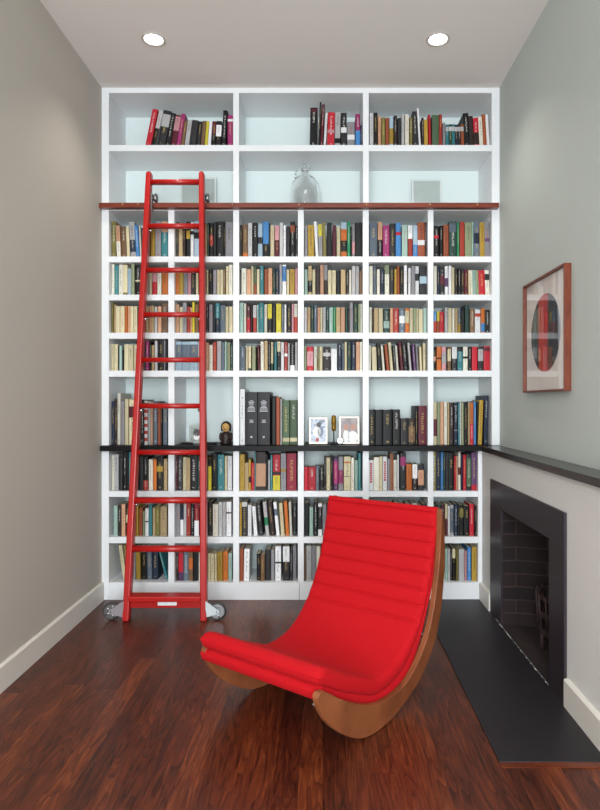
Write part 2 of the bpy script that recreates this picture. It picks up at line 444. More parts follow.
# wheels at the feet
def wheel(cx, cz, r, side, inner):
    cy = FY
    wh = empty('wheel', lp(cx, cy, cz)); wh.parent = lad
    bm = bmesh.new(); seg = 40
    Mx = Matrix.Rotation(PI/2, 4, 'X')
    prof = [(r*.80, -.012), (r*.95, -.013), (r, -.007), (r, .007), (r*.95, .013), (r*.80, .012)]
    rings = [[bm.verts.new(Mx @ Vector((a*math.cos(2*PI*k/seg), a*math.sin(2*PI*k/seg), z))) for k in range(seg)] for a, z in prof]
    for A, B in zip(rings, rings[1:]+rings[:1]):
        for k in range(seg): bm.faces.new((A[k], B[k], B[(k+1) % seg], A[(k+1) % seg])).smooth = True
    bmesh.ops.recalc_face_normals(bm, faces=bm.faces)
    link('tyre', bm, M_dgrey, wh)
    bm = bmesh.new(); lathe(bm, [(r*.88, -.0135), (r*.84, -.0145), (r*.80, -.0135)], 32, Mx); link('rim', bm, M_chrome, wh)
    bm = bmesh.new(); lathe(bm, [(r*.79, -.009), (r*.81, 0), (r*.79, .009)], 32, Mx)
    link('hub_disc', bm, M_steel, wh)
    bm = bmesh.new(); lathe(bm, [(.015, -.016), (.015, .014), (.011, .020), (.004, .022)], 20, Mx)
    link('hub_cap', bm, M_chrome, wh)
    for k in range(5):
        a = 2*PI*k/5
        bm = bmesh.new(); tube(bm, (.012*math.cos(a), -.010, .012*math.sin(a)), (r*.78*math.cos(a), -.010, r*.78*math.sin(a)), .0035, 8); link('spoke', bm, M_chrome, wh)
    # fork plate, triangular, from the stile to the axle
    bm = bmesh.new()
    prism(bm, [(inner+.924, .118), (inner+.924, .022), (cx+.924, cz-.015), (cx+.924+side*.013, cz-.006), (cx+.924+side*.013, cz+.006), (cx+.924, cz+.015), (cx+.924-side*.02, cz+.03)], 'y', -.022, -.017)
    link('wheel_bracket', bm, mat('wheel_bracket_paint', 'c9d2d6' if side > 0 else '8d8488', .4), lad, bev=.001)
wheel(X(112, FY), .054, .053, -1, LB[0]-.012)
wheel(X(217.5, FY), .054, .053, 1, RB[0]+.012)
# rollers riding on the rail
for x, s in ((LT[0]-.0, 1), (RT[0], 1)):
    zt = Z(205, 3.85)
    bm = bmesh.new(); lathe(bm, [(.026, -.009), (.03, -.004), (.03, .004), (.026, .009)], 24, Matrix.Translation(lp(x+.03, 3.868, zt+.048)) @ Matrix.Rotation(PI/2, 4, 'Y'))
    link('rail_roller', bm, M_steel, lad, True)
    bm = bmesh.new()
    prism(bm, [(3.80-FY, zt-.05), (3.825-FY, zt-.05), (3.84-FY, zt+.02), (3.89-FY, zt+.04), (3.89-FY, zt+.06), (3.80-FY, zt+.06)], 'x', x+.924+.016, x+.924+.021)
    link('roller_bracket', bm, M_steel, lad)

# ------------------------------------------------------------------ rocking chair
def sz(p): return (-p[0], p[1]-.0085)         # local y, z
W = .63; CA = math.radians(40)
wv = Vector((math.cos(CA), -math.sin(CA), 0))
base = Vector((.1304, 2.2457, 0))-wv*W/2
ch = empty('rocking_chair', base, -CA, label='low red upholstered rocking chair with curved walnut sides', category='chair')
outer = [sz(p) for p in [(-.634, .806), (-.652, .75), (-.661, .677), (-.664, .59), (-.659, .513), (-.625, .338), (-.554, .198), (-.439, .095), (-.297, .034), (-.167, .0095), (-.047, .018), (.051, .062), (.142, .13), (.197, .192), (.228, .25)]]
tip = [sz(p) for p in [(.232, .272), (.22, .286), (.194, .282)]]
inner = [sz(p) for p in [(.156, .257), (.079, .206), (-.059, .137), (-.179, .108), (-.31, .116), (-.415, .167), (-.508, .263), (-.566, .387), (-.606, .54), (-.625, .679), (-.629, .779)]]
def side(x0, x1, lab=None):
    bm = bmesh.new()
    oc = [tuple(v) for v in catmull([(a, b) for a, b in outer], 6)]
    ic = [tuple(v) for v in catmull([(a, b) for a, b in inner], 6)]
    # strip triangulation friendly outline
    n = 96
    def res(c, n):
        c = [Vector(p) for p in c]; L = [0]
        for a, b in zip(c, c[1:]): L.append(L[-1]+(b-a).length)
        out = []; j = 0
        for i in range(n+1):
            d = L[-1]*i/n
            while j < len(L)-2 and L[j+1] < d: j += 1
            t = (d-L[j])/max(1e-9, L[j+1]-L[j]); out.append(c[j].lerp(c[j+1], min(1, max(0, t))))
        return out
    oo = res(oc+[tip[0]], n); ii = res([tuple(p) for p in reversed(ic)]+[tip[2]], n)
    G = [[bm.verts.new((x, p[0], p[1])) for p in c] for x, c in ((x0, oo), (x0, ii), (x1, oo), (x1, ii))]
    for i in range(n):
        bm.faces.new((G[0][i], G[0][i+1], G[1][i+1], G[1][i]))
        bm.faces.new((G[2][i], G[3][i], G[3][i+1], G[2][i+1]))
        bm.faces.new((G[0][i], G[2][i], G[2][i+1], G[0][i+1]))
        bm.faces.new((G[1][i], G[1][i+1], G[3][i+1], G[3][i]))
    bm.faces.new((G[0][0], G[1][0], G[3][0], G[2][0]))
    # rounded nose
    t0 = bm.verts.new((x0, tip[1][0], tip[1][1])); t1 = bm.verts.new((x1, tip[1][0], tip[1][1]))
    bm.faces.new((G[0][n], t0, G[1][n])); bm.faces.new((G[2][n], G[3][n], t1))
    bm.faces.new((G[0][n], G[2][n], t1, t0)); bm.faces.new((t0, t1, G[3][n], G[1][n]))
    bmesh.ops.recalc_face_normals(bm, faces=bm.faces)
    return link('side_panel', bm, M_ply, ch, bev=.004, seg=3)
side(W/2-.026, W/2); side(-W/2, -W/2+.026)
cur = [sz(p) for p in [(-.606, .83), (-.596, .74), (-.57, .63), (-.522, .475), (-.44, .325), (-.315, .218), (-.175, .188), (-.085, .216), (.045, .275), (.15, .333), (.205, .35)]]
def MAIN(d, lo, hi):
    k = min(1, max(0, (d-.42)/.3)); return lo+(hi-lo)*k*k*(3-2*k)
def loft_pad(name, th, drop, x0, x1, seams, a0, a1, rr, parent, sm=0):
    cc = [Vector((v[0], v[1])) for v in catmull([(a, b, 0) for a, b in cur], 24)]
    L = [0]
    for a, b in zip(cc, cc[1:]): L.append(L[-1]+(b-a).length)
    n = 330; P = []; j = 0; tot = L[-1]
    A0, A1 = a0, tot-a1
    for i in range(n+1):
        d = A0+(A1-A0)*i/n
        while j < len(L)-2 and L[j+1] < d: j += 1
        t = (d-L[j])/(L[j+1]-L[j])
        P.append(cc[j].lerp(cc[j+1], t))
    T = []
    for i in range(n+1):
        T.append((P[min(n, i+3)]-P[max(0, i-3)]).normalized())
    bm = bmesh.new()
    hx = (x1-x0)/2; cx = (x0+x1)/2
    xs = []
    for k in range(9): xs.append((-hx+rr*(1-math.cos(PI/2*k/8)), 1-(1-math.sin(PI/2*k/8))*1.0))
    xs = xs+[(-hx+rr+(2*hx-2*rr)*k/10, 1) for k in range(1, 10)]+[(-x, q) for x, q in reversed(xs)]
    up, lo = [], []
    def thick(d):
        if not sm: return MAIN(d+a0-.022, .020, th)/2
        return MAIN(d, .044, th)/2
    for x, q in xs:
        U, B = [], []
        for i, (p, tg) in enumerate(zip(P, T)):
            d = (A1-A0)*i/n; e = min(d, (A1-A0)-d); h = thick(d)
            if not sm: drop = MAIN(d+a0-.022, .044, .066)-.004
            ht = h*(math.sqrt(max(0, 1-(1-e/h)**2)) if e < h else 1)
            ht = ht - (1-q)*h*.93
            ht = max(ht, .0006)
            nx = Vector((-tg.y, tg.x))       # pointing up/front side
            if nx.y < 0 and False: nx = -nx
            mid = p-nx*(drop+h)*SG+Vector(((x+cx)/W*.045, 0))
            bulge = 0
            if sm and q > .3:
                for s in seams:
                    g = abs(d-s)
                    if g < .04: bulge -= .0075*math.exp(-(g/.006)**2)*min(1, q)+.0
                    bulge -= .003*math.exp(-(g/.016)**2)
            U.append(bm.verts.new((cx+x, *(mid+nx*SG*(ht+bulge)))))
            B.append(bm.verts.new((cx+x, *(mid-nx*SG*(ht-abs(bulge)*.3)))))
        up.append(U); lo.append(B)
    m = len(xs)
    for a in range(m-1):
        for i in range(n):
            bm.faces.new((up[a][i], up[a+1][i], up[a+1][i+1], up[a][i+1])).smooth = True
            bm.faces.new((lo[a][i], lo[a][i+1], lo[a+1][i+1], lo[a+1][i])).smooth = True
    for S in (0, m-1):
        for i in range(n):
            bm.faces.new((up[S][i], up[S][i+1], lo[S][i+1], lo[S][i])).smooth = True
    for a in range(m-1):
        for i in (0, n):
            bm.faces.new((up[a][i], up[a+1][i], lo[a+1][i], lo[a][i])).smooth = True
    bmesh.ops.recalc_face_normals(bm, faces=bm.faces)
    return link(name, bm, M_fab, parent)
SG = -1
# direction check: the curve runs from the backrest top (y>0) to the front (y<0); left normal must point to the sitter
xa, xb = -W/2-.006, W/2-.025
loft_pad('cushion', .066, 0, xa, xb, [.028+.068*k for k in range(8)], 0.022, 0.0, .03, ch, 1)
loft_pad('under_pad', .052, .062, xa+.004, xb-.002, [], .16, .012, .012, ch)
# cross rails and bolts
for (yy, zz) in ((sz((-.640, .70))), (sz((-.55, .25))), (sz((-.12, .056)))):
    bm = bmesh.new(); tube(bm, (-W/2+.02, yy, zz), (W/2-.02, yy, zz), .012, 16); link('cross_rail', bm, M_steel, ch, True)
for (yy, zz) in ((sz((-.645, .70))), (sz((-.62, .42)))):
    for s in (-1, 1):
        bm = bmesh.new(); x = s*(W/2-.0265); tube(bm, (x, yy, zz), (x-s*.012, yy, zz), .012, 12); link('bolt', bm, M_chrome, ch)
for s in (1,):
    yy, zz = sz((.206, .232)); bm = bmesh.new(); x = s*(W/2-.026); tube(bm, (x, yy, zz), (x-s*.012, yy-.004, zz), .010, 12); link('bolt', bm, M_chrome, ch)

# ------------------------------------------------------------------ picture on the wall
py0, py1, pz0, pz1 = 2.773, 3.349, 1.33, 1.918
pf = empty('framed_picture', (XR, (py0+py1)/2, (pz0+pz1)/2), label='framed abstract print of a red and navy disc on the grey-green wall', category='picture')
hy, hz = (py1-py0)/2, (pz1-pz0)/2
FW, FD = .010, .034
for nm, b in (('frame_rail', (-hy, hy, hz-FW, hz)), ('frame_rail', (-hy, hy, -hz, -hz+FW)), ('frame_stile', (-hy, -hy+FW, -hz+FW, hz-FW)), ('frame_stile', (hy-FW, hy, -hz+FW, hz-FW))):
    boxo(nm, -FD, -.0005, b[0], b[1], b[2], b[3], M_frame, pf, .001)
M_mount = mat('art_mount', 'e4dcd6', .8)
boxo('mount_board', -.014, -.006, -hy+FW, hy-FW, -hz+FW, hz-FW, M_mount, pf)
def art_mat():
    m = bpy.data.materials.new('disc_print'); m.use_nodes = True; t = NT(m); b = m.node_tree.nodes['Principled BSDF']
    tc = t.n('ShaderNodeTexCoord'); sp = t.n('ShaderNodeSeparateXYZ'); t.l(tc.outputs['Object'], sp.inputs[0])
    ns = t.n('ShaderNodeTexNoise'); ns.inputs['Scale'].default_value = 14; ns.inputs['Detail'].default_value = 5
    mp = t.n('ShaderNodeMapping'); mp.inputs['Scale'].default_value = (1, 2.5, .35); t.l(tc.outputs['Object'], mp.inputs[0]); t.l(mp.outputs[0], ns.inputs['Vector'])
    v = t.math('ADD', sp.outputs[1], t.math('MULTIPLY', t.math('SUBTRACT', ns.outputs[0], .5), .05))
    cr = t.n('ShaderNodeValToRGB'); cr.color_ramp.interpolation = 'CONSTANT'
    e = cr.color_ramp.elements; e[0].position = 0; e[0].color = srgb('8a95a5')
    e[1].position = .06; e[1].color = srgb('232733')
    for p, c in ((.17, '38485a'), (.22, '1d222c'), (.335, '30333d'), (.38, 'c3271c'), (.52, 'd63220'), (.62, 'c8402a'), (.70, '7c241c'), (.74, '2a2c36'), (.86, '4d6f76'), (.93, '263038')):
        q = e.new(p); q.color = srgb(c)
    t.l(t.math('ADD', t.math('MULTIPLY', v, 2.56), .5), cr.inputs[0])
    dk = t.mix(t.math('MULTIPLY', ns.outputs[0], .35), cr.outputs[0], srgb('151015'))
    t.l(dk, b.inputs['Base Color']); b.inputs['Roughness'].default_value = .5
    return m
bm = bmesh.new(); lathe(bm, [(.197, 0), (.197, .003)], 64, Matrix.Translation((-.0145, -.0, .005)) @ Matrix.Rotation(-PI/2, 4, 'Y'))
dsk = link('printed_disc', bm, art_mat(), pf)
M_glass = bpy.data.materials.new('picture_glass'); M_glass.use_nodes = True
t = NT(M_glass); nt = M_glass.node_tree; nt.nodes.remove(nt.nodes['Principled BSDF'])
g = t.n('ShaderNodeBsdfGlossy'); g.inputs['Roughness'].default_value = .01; tr = t.n('ShaderNodeBsdfTransparent'); fr = t.n('ShaderNodeFresnel'); fr.inputs['IOR'].default_value = 1.5
mx = t.n('ShaderNodeMixShader'); geo = t.n('ShaderNodeNewGeometry'); t.l(t.math('MULTIPLY', fr.outputs[0], t.math('SUBTRACT', 1, geo.outputs['Backfacing'])), mx.inputs[0]); t.l(tr.outputs[0], mx.inputs[1]); t.l(g.outputs[0], mx.inputs[2]); t.l(mx.outputs[0], nt.nodes['Material Output'].inputs[0])
boxo('glass_pane', -.024, -.022, -hy+FW, hy-FW, -hz+FW, hz-FW, M_glass, pf)

# ------------------------------------------------------------------ glass jug, leaning cards
jug = empty('glass_jug', (X(305, 4.05), 4.05, zs['rail'][1]+.0005), label='large clear glass demijohn jug in the middle bay above the rail', category='jug')
M_cg = mat('clear_glass', 'ffffff', .01, trans=1, ior=1.45)
prof = [(.002, 0), (.088, 0), (.094, .008), (.095, .03), (.095, .13), (.088, .165), (.065, .195), (.035, .212), (.024, .222), (.022, .235), (.022, .255), (.03, .258), (.03, .275), (.022, .278),
        (.0205, .275), (.0205, .235), (.0222, .222), (.0335, .2105), (.0635, .1935), (.0866, .164), (.0938, .13), (.0938, .03), (.0925, .010), (.002, .0015)]
prof = [(a, b*1.09) for a, b in prof]
bm = bmesh.new(); lathe(bm, prof, 48); bmesh.ops.recalc_face_normals(bm, faces=bm.faces); link('body', bm, M_cg, jug)
bm = bmesh.new()
pp = [Vector((-.02, 0, .275)), Vector((-.042, 0, .276)), Vector((-.058, 0, .262)), Vector((-.064, 0, .24)), Vector((-.064, 0, .218))]
for a, b in zip(pp, pp[1:]): tube(bm, a, b, .006, 10)
link('handle', bm, M_cg, jug, True)
M_cardg = mat('grey_green_card', 'aab5b1', .7, noise=.1, nscale=15)
M_cardf = mat('pale_card_edge', 'd3dad8', .6)
def card(px0, px1, py, y, label, name='framed_card'):
    x0, x1 = X(px0, y), X(px1, y); zt = Z(py, y); zb = zs['rail'][1]+.0005
    r = empty(name, ((x0+x1)/2, y, zb), label=label, category='picture', group='grey cards leaning above the rail')
    h = zt-zb; w = (x1-x0)/2
    a = boxo('mount', -w, w, 0, .006, 0, h, M_cardf, r, .001); b = boxo('image', -w+.012, w-.012, -.001, 0, .012, h-.014, M_cardg, r)
    r.rotation_euler = (-.06, 0, 0)
card(412, 442, 178, 4.17, 'small grey-green framed card leaning in the bay nearest the right wall')
card(180, 216, 176, 4.17, 'small grey-green framed card leaning behind the top of the red ladder')

# ------------------------------------------------------------------ small things on the black ledge
zl = LEDGE[1]+.0005
def photo_mat(name, cols, seed):
    m = bpy.data.materials.new(name); m.use_nodes = True; t = NT(m); b = m.node_tree.nodes['Principled BSDF']
    tc = t.n('ShaderNodeTexCoord'); ns = t.n('ShaderNodeTexNoise'); ns.inputs['Scale'].default_value = 26; ns.inputs['Detail'].default_value = 2
    mp = t.n('ShaderNodeMapping'); mp.inputs['Location'].default_value = (seed, 0, seed); t.l(tc.outputs['Object'], mp.inputs[0]); t.l(mp.outputs[0], ns.inputs['Vector'])
    cr = t.n('ShaderNodeValToRGB'); e = cr.color_ramp.elements
    e[0].position = .36; e[0].color = srgb(cols[0]); e[1].position = .62; e[1].color = srgb(cols[-1])
    for i, c in enumerate(cols[1:-1]): q = e.new(.36+.26*(i+1)/(len(cols)-1)); q.color = srgb(c)
    t.l(ns.outputs[0], cr.inputs[0]); t.l(cr.outputs[0], b.inputs['Base Color']); b.inputs['Roughness'].default_value = .35
    return m
def blob(bm, c, r, seg=14):
    M = Matrix.Translation(c) @ Matrix.Diagonal((r[0], r[1], r[2], 1))
    bmesh.ops.create_uvsphere(bm, u_segments=seg, v_segments=seg//2+2, radius=1, matrix=M)
def photo_frame(px0, px1, py, y, fm, pm, label, figs, fw=.012):
    x0, x1 = X(px0, y), X(px1, y); h = Z(py, y)-zl; w = (x1-x0)/2
    r = empty('photo_frame', ((x0+x1)/2, y, zl+.001), label=label, category='photo frame', group='photo frames on the black ledge'); r.rotation_euler = (-.12, 0, 0)
    bm = bmesh.new(); box(bm, -w, w, 0, .012, 0, fw); box(bm, -w, w, 0, .012, h-fw, h); box(bm, -w, -w+fw, 0, .012, fw, h-fw); box(bm, w-fw, w, 0, .012, fw, h-fw)
    link('frame', bm, fm, r, bev=.001)
    boxo('photograph', -w+fw, w-fw, .004, .008, fw, h-fw, pm, r)
    bm = bmesh.new(); prism(bm, [(.012, h*.75), (.012, h*.6), (.055, .012), (.06, .012)], 'x', -.012, .012); link('easel_leg', bm, M_black, r)
    for c, (fx, fz, fr, fr2), nm in figs:
        bm = bmesh.new(); lathe(bm, [(1, 0), (1, .001)], 20, Matrix.Translation((fx*w, .0035, fz*h)) @ Matrix.Rotation(PI/2, 4, 'X') @ Matrix.Diagonal((fr*w, fr2*h, 1, 1)))
        link(nm, bm, c, r)
c_cream = mat('photo_cream', 'd8d0c2', .5); c_blue = mat('photo_bluegrey', '6d7d94', .4); c_skin = mat('photo_skin', 'b98d7e', .5); c_w = mat('photo_white', 'e8e6e4', .4); c_k = mat('photo_dark', '3a3236', .4); c_r = mat('photo_red', 'b02820', .4); c_g = mat('photo_green', '7b8c6d', .5)
M_silver = mat('pale_silver_frame', 'c9bfb2', .35, metal=.3)
photo_frame(309, 327.5, 417.5, 4.02, M_silver, photo_mat('photo_a', ['59657a', 'c9cfdc', '8e9bb0'], 1.3), 'cream framed snapshot of two people in blue and white, on black ledge',
            [(c_w, (-.15, .45, .45, .2), 'pictured_figure'), (c_blue, (.25, .48, .32, .2), 'pictured_figure'), (c_k, (.05, .72, .25, .1), 'pictured_hair'), (c_r, (-.1, .15, .18, .08), 'pictured_patch')])
photo_frame(339, 359.5, 416.5, 4.02, M_silver, photo_mat('photo_b', ['6b5f60', '857879', '9b8f90'], 4.1), 'silver framed photo of two smiling faces, on black ledge',
            [(c_w, (.35, .25, .5, .22), 'pictured_figure'), (c_w, (-.3, .28, .3, .25), 'pictured_figure'), (c_skin, (.4, .62, .3, .13), 'pictured_face'), (c_skin, (-.3, .6, .28, .13), 'pictured_face')])
photo_frame(188.5, 203, 425.5, 4.05, mat('grey_frame', 'a9b0ab', .5), photo_mat('photo_c', ['6e746f', '9aa39d', '868d88'], 7.7), 'small grey framed photo of a pale face standing behind the ladder',
            [(c_k, (.1, .6, .5, .2), 'pictured_hair'), (c_w, (.1, .4, .42, .22), 'pictured_face')], .014)
# gilt statuette on a dark stand
st = empty('statuette', (X(333.8, 3.98), 3.98, zl), label='slim gilt mask statuette on a thin dark stand between two photo frames', category='statuette')
M_gold = mat('antique_gold', '8a6a22', .45, metal=.7, noise=.3, nscale=60, bump=.6, bscale=120)
bm = bmesh.new(); lathe(bm, [(.024, 0), (.024, .008), (.012, .012), (.005, .018), (.004, .09)], 20); link('stand', bm, M_black, st)
bm = bmesh.new(); lathe(bm, [(.004, .085), (.014, .092), (.0155, .11), (.0145, .125), (.0165, .14), (.0155, .17), (.0145, .185), (.008, .192)], 20); link('figure', bm, M_gold, st)
bm = bmesh.new(); blob(bm, (0, -.015, .135), (.004, .005, .014), 10); link('nose', bm, M_gold, st)
# round clock
ck = empty('table_clock', (X(340, 3.95), 3.95, zl), label='tiny round chrome table clock before the silver framed photo', category='clock')
Mx = Matrix.Rotation(PI/2, 4, 'X')
bm = bmesh.new(); lathe(bm, [(.021, -.010), (.023, .0), (.023, .008), (.019, .010)], 28, Matrix.Translation((0, 0, .027)) @ Mx); link('case', bm, M_chrome, ck)
bm = bmesh.new(); lathe(bm, [(.0185, .0098), (.0185, .0105)], 28, Matrix.Translation((0, 0, .027)) @ Mx); link('dial', bm, c_w, ck)
bm = bmesh.new(); box(bm, -.0006, .0006, -.0115, -.0106, .027, .040); box(bm, -.0006, .009, -.0115, -.0106, .0264, .0276); link('hand', bm, M_black, ck)
bm = bmesh.new(); tube(bm, (-.014, 0, 0), (-.010, 0, .012), .003, 8); tube(bm, (.014, 0, 0), (.010, 0, .012), .003, 8); link('foot', bm, M_chrome, ck)
# seated figurine with dark hat and golden face
fg = empty('figurine', (X(226, 4.0), 4.0, zl), label='dark figurine with black hair and golden face on the black ledge', category='figurine')
M_fd = mat('figurine_dark', '2a1c18', .5, noise=.4, nscale=40); M_ff = mat('figurine_face', 'c39a58', .5, noise=.15, nscale=40)
bm = bmesh.new(); lathe(bm, [(.036, 0), (.038, .012), (.030, .03), (.036, .05), (.034, .068), (.02, .08), (.012, .086)], 24); blob(bm, (-.033, -.005, .05), (.012, .014, .028)); blob(bm, (.033, -.005, .05), (.012, .014, .028)); blob(bm, (-.018, -.028, .02), (.014, .02, .013)); blob(bm, (.018, -.028, .02), (.014, .02, .013)); link('body', bm, M_fd, fg, True)
bm = bmesh.new(); blob(bm, (0, -.004, .112), (.027, .026, .033), 20); blob(bm, (0, -.031, .108), (.005, .006, .007), 8); link('head', bm, M_ff, fg, True)
bm = bmesh.new(); blob(bm, (0, .006, .126), (.031, .028, .027), 20); blob(bm, (-.027, .004, .110), (.008, .018, .026)); blob(bm, (.027, .004, .110), (.008, .018, .026)); link('hair', bm, M_black, fg, True)
bm = bmesh.new(); blob(bm, (-.010, -.0275, .115), (.004, .003, .003), 8); blob(bm, (.010, -.0275, .115), (.004, .003, .003), 8); link('eyes', bm, M_black, fg, True)
bm = bmesh.new(); blob(bm, (0, -.028, .098), (.008, .003, .002), 8); link('mouth', bm, M_fd, fg, True)
# flat black things on the ledge either side of the ladder
for px0, px1, lab in ((181, 193, 'small flat black case on the ledge before the grey framed photo'), (206.5, 217, 'small flat black case on the ledge beside the dark figurine')):
    x0, x1 = X(px0, 3.96), X(px1, 3.96); r = empty('spectacle_case', ((x0+x1)/2, 3.96, zl), label=lab, category='case', group='flat black cases on the ledge')
    w = (x1-x0)/2
    boxo('tray', -w, w, -.02, .02, 0, .008, M_black, r, .003); boxo('lid', -w+.001, w-.001, -.02, .02, .0085, .015, M_black, r, .004)

# ------------------------------------------------------------------ books
PAL = {'K': ('black', '0f0e10'), 'k': ('charcoal', '29282b'), 'N': ('navy', '18253f'), 'B': ('blue', '3a7fc0'), 'S': ('pale blue', 'a3bccd'), 'T': ('teal', '2f7f86'),
       'C': ('slate', '5d6b7a'), 'G': ('dark green', '1f4138'), 'g': ('green', '1f8a5a'), 'O': ('olive', '7c7136'), 'm': ('sage', '8f9a74'), 'Y': ('yellow', 'dccb2c'),
       'y': ('mustard', 'b58f2c'), 'c': ('cream', 'd6c9a0'), 'i': ('ivory', 'dfdbc9'), 'W': ('white', 'e9e9ea'), 'w': ('silver', 'b9b8b8'), 'e': ('grey', '8c8a8f'),
       't': ('tan', 'b49a6e'), 'o': ('orange', 'cf6a1f'), 'r': ('brick red', 'b23425'), 'R': ('red', 'c5162a'), 'M': ('maroon', '5e1525'), 'p': ('pink', 'cf8f96'),
       'V': ('purple', '5f3a68'), 'v': ('magenta', 'a3286a'), 'b': ('brown', '7b5a3c'), 'd': ('dark brown', '2e1f1d'), 's': ('salmon', 'd29c78'), 'a': ('pale green', '9dbdb0'), 'u': ('rust', '9c4a28'),
       'l': ('leaf green', '4c6446'), 'q': ('crimson', '8f1730')}
LIGHT = set('SmYyciWwtopsauea')
def book_mat(k):
    nm, col = PAL[k]
    v_ = [int(col[i:i+2], 16)/255 for i in (0, 2, 4)]; g_ = sum(v_)/3; col = [.94*(c_+(g_-c_)*.10) for c_ in v_]
    m = bpy.data.materials.new(nm.replace(' ', '_')+'_cover'); m.use_nodes = True; t = NT(m); b = m.node_tree.nodes['Principled BSDF']
    uv = t.n('ShaderNodeUVMap'); uv.uv_map = 'spine'; sp = t.n('ShaderNodeSeparateXYZ'); t.l(uv.outputs[0], sp.inputs[0])
    kid = t.math('FLOOR', sp.outputs[0]); u = t.math('FRACT', sp.outputs[0]); v = sp.outputs[1]
    wn = t.n('ShaderNodeTexWhiteNoise', noise_dimensions='1D'); t.l(kid, wn.inputs['W']); sc = t.n('ShaderNodeSeparateColor'); t.l(wn.outputs['Color'], sc.inputs[0])
    r1, r2, r3 = sc.outputs
    cv = t.n('ShaderNodeCombineXYZ'); t.l(t.math('ADD', t.math('MULTIPLY', u, 2.2), kid), cv.inputs[0]); t.l(t.math('MULTIPLY', v, 34), cv.inputs[1])
    ns = t.n('ShaderNodeTexNoise'); ns.inputs['Scale'].default_value = 1; ns.inputs['Detail'].default_value = 1; t.l(cv.outputs[0], ns.inputs['Vector'])
    mk = t.math('GREATER_THAN', ns.outputs[0], .5)
    inu = t.math('MULTIPLY', t.math('GREATER_THAN', u, .36), t.math('LESS_THAN', u, .64))
    v0 = t.math('SUBTRACT', .92, t.math('MULTIPLY', r1, .1)); v1 = t.math('SUBTRACT', .62, t.math('MULTIPLY', r2, .4))
    inv = t.math('MULTIPLY', t.math('LESS_THAN', v, v0), t.math('GREATER_THAN', v, v1))
    foot = t.math('MULTIPLY', t.math('LESS_THAN', v, .11), t.math('GREATER_THAN', v, .06))
    msk = t.math('MULTIPLY', t.math('MULTIPLY', mk, inu), t.math('MAXIMUM', inv, foot))
    msk = t.math('MULTIPLY', msk, t.math('GREATER_THAN', v, 0)); 
    msk = t.math('MULTIPLY', msk, t.math('MULTIPLY', t.math('GREATER_THAN', r3, .2), .55))
    base = srgb(col)
    tone = t.mix(r2, tuple(x*.8 for x in base[:3])+(1,), tuple(min(1, x*1.2) for x in base[:3])+(1,))
    if k in LIGHT: ink = t.mix(t.math('GREATER_THAN', r1, .72), srgb('2a2422'), srgb('9c2a1c'))
    else: ink = t.mix(t.math('GREATER_THAN', r1, .45), srgb('d9d6cf'), srgb('c7ab62'))
    t.l(t.mix(msk, tone, ink), b.inputs['Base Color']); b.inputs['Roughness'].default_value = .5; b.inputs['Specular IOR Level'].default_value = .3
    return m
BM = {k: book_mat(k) for k in PAL}
KEYS = list(PAL)
M_ink = mat('pale_ink', 'b5b5ba', .5)

S = 60/7      # 600 px shown for 70 px of photograph
def cub(row, col, ox, oy, s, base, txt): CUBS.append((row, col, ox, oy, s, base, txt))
CUBS = []
# each book: x0 x1 top colour [l<shift of top>] [band colour@from-to]
cub('T', 1, 140, 95, 6, 298, '28 62 84 R l45;66 92 92 w l48 K@.5-1;95 145 92 k l22 w@.1-.45;148 178 108 K l4;180 213 118 M p@.05-.5;215 240 112 v l-8;241 262 155 b;265 292 150 w;295 333 150 k;335 359 155 k;360 384 152 b;385 403 155 Y;404 423 156 W;425 450 155 M K@.5-1;451 484 155 K W@.15-.6;486 513 90 K l12;524 557 118 v W@.12-.2')
cub('T', 2, 300, 95, S, 432, '82 145 105 K l6 M@.03-.12;152 168 58 k l17;170 196 75 M l18;200 222 145 W l18;230 292 145 R l6 p@.5-.6;297 345 148 w K@.75-.9;350 402 148 k W@.42-.58;405 470 225 e W@.5-.7;475 518 160 v B@.5-1;520 538 255 N')
cub('T', 3, 365, 95, 4.444, 226, '20 38 78 w;38 57 75 K;58 72 90 s;73 91 98 O;92 108 98 u;109 127 90 S y@.4-.9;128 144 90 d;145 162 100 k;163 177 82 w;178 196 85 i;197 212 100 O;215 236 70 k l-8;241 251 56 W l-11;252 262 100 d;264 282 106 y l-4;284 296 85 R l-3;298 329 88 l;330 345 82 r;346 359 122 e;360 374 128 T w@.1-.3;374 388 128 G w@.1-.3;388 402 128 T w@.1-.3;402 416 128 N w@.1-.3;416 430 128 d w@.1-.3;430 444 128 u w@.1-.3;446 470 78 K;471 492 90 d;493 516 98 R d@.5-.9;517 534 95 i;535 552 84 u;553 567 85 W')
cub('1', 1, 105, 210, S, 390, '38 76 95 O;98 134 130 s l-16 i@.5-1;138 182 138 b l-8;184 211 145 c l-12;214 262 98 w l-16 N@.5-.85;264 294 130 B l-20;296 311 135 i l-12;313 325 150 G;326 348 130 t;350 388 120 b;390 424 118 y;426 478 95 e;480 536 95 T s@0-.3')
cub('1', 2, 170, 210, S, 400, '36 60 100 k;68 104 130 t l-14;106 133 120 d;135 170 95 K y@.25-.48;172 200 100 W k@.25-.35;204 246 95 S K@.3-.48;248 285 110 d;286 316 110 t;318 334 105 G;335 368 105 K r@.35-.65;370 394 100 k;395 455 95 K;456 469 95 K;471 537 100 e')
cub('1', 3, 235, 210, S, 402, '40 60 125 k;62 108 120 b o@.85-1;110 147 110 w;150 193 108 K;195 236 115 S k@.4-.6;238 290 100 B K@.62-1;291 300 110 K;302 336 130 c;338 379 130 p M@.45-1;381 412 105 w;414 436 130 W;438 470 135 k;472 514 95 K u@.1-.3;516 538 130 k')
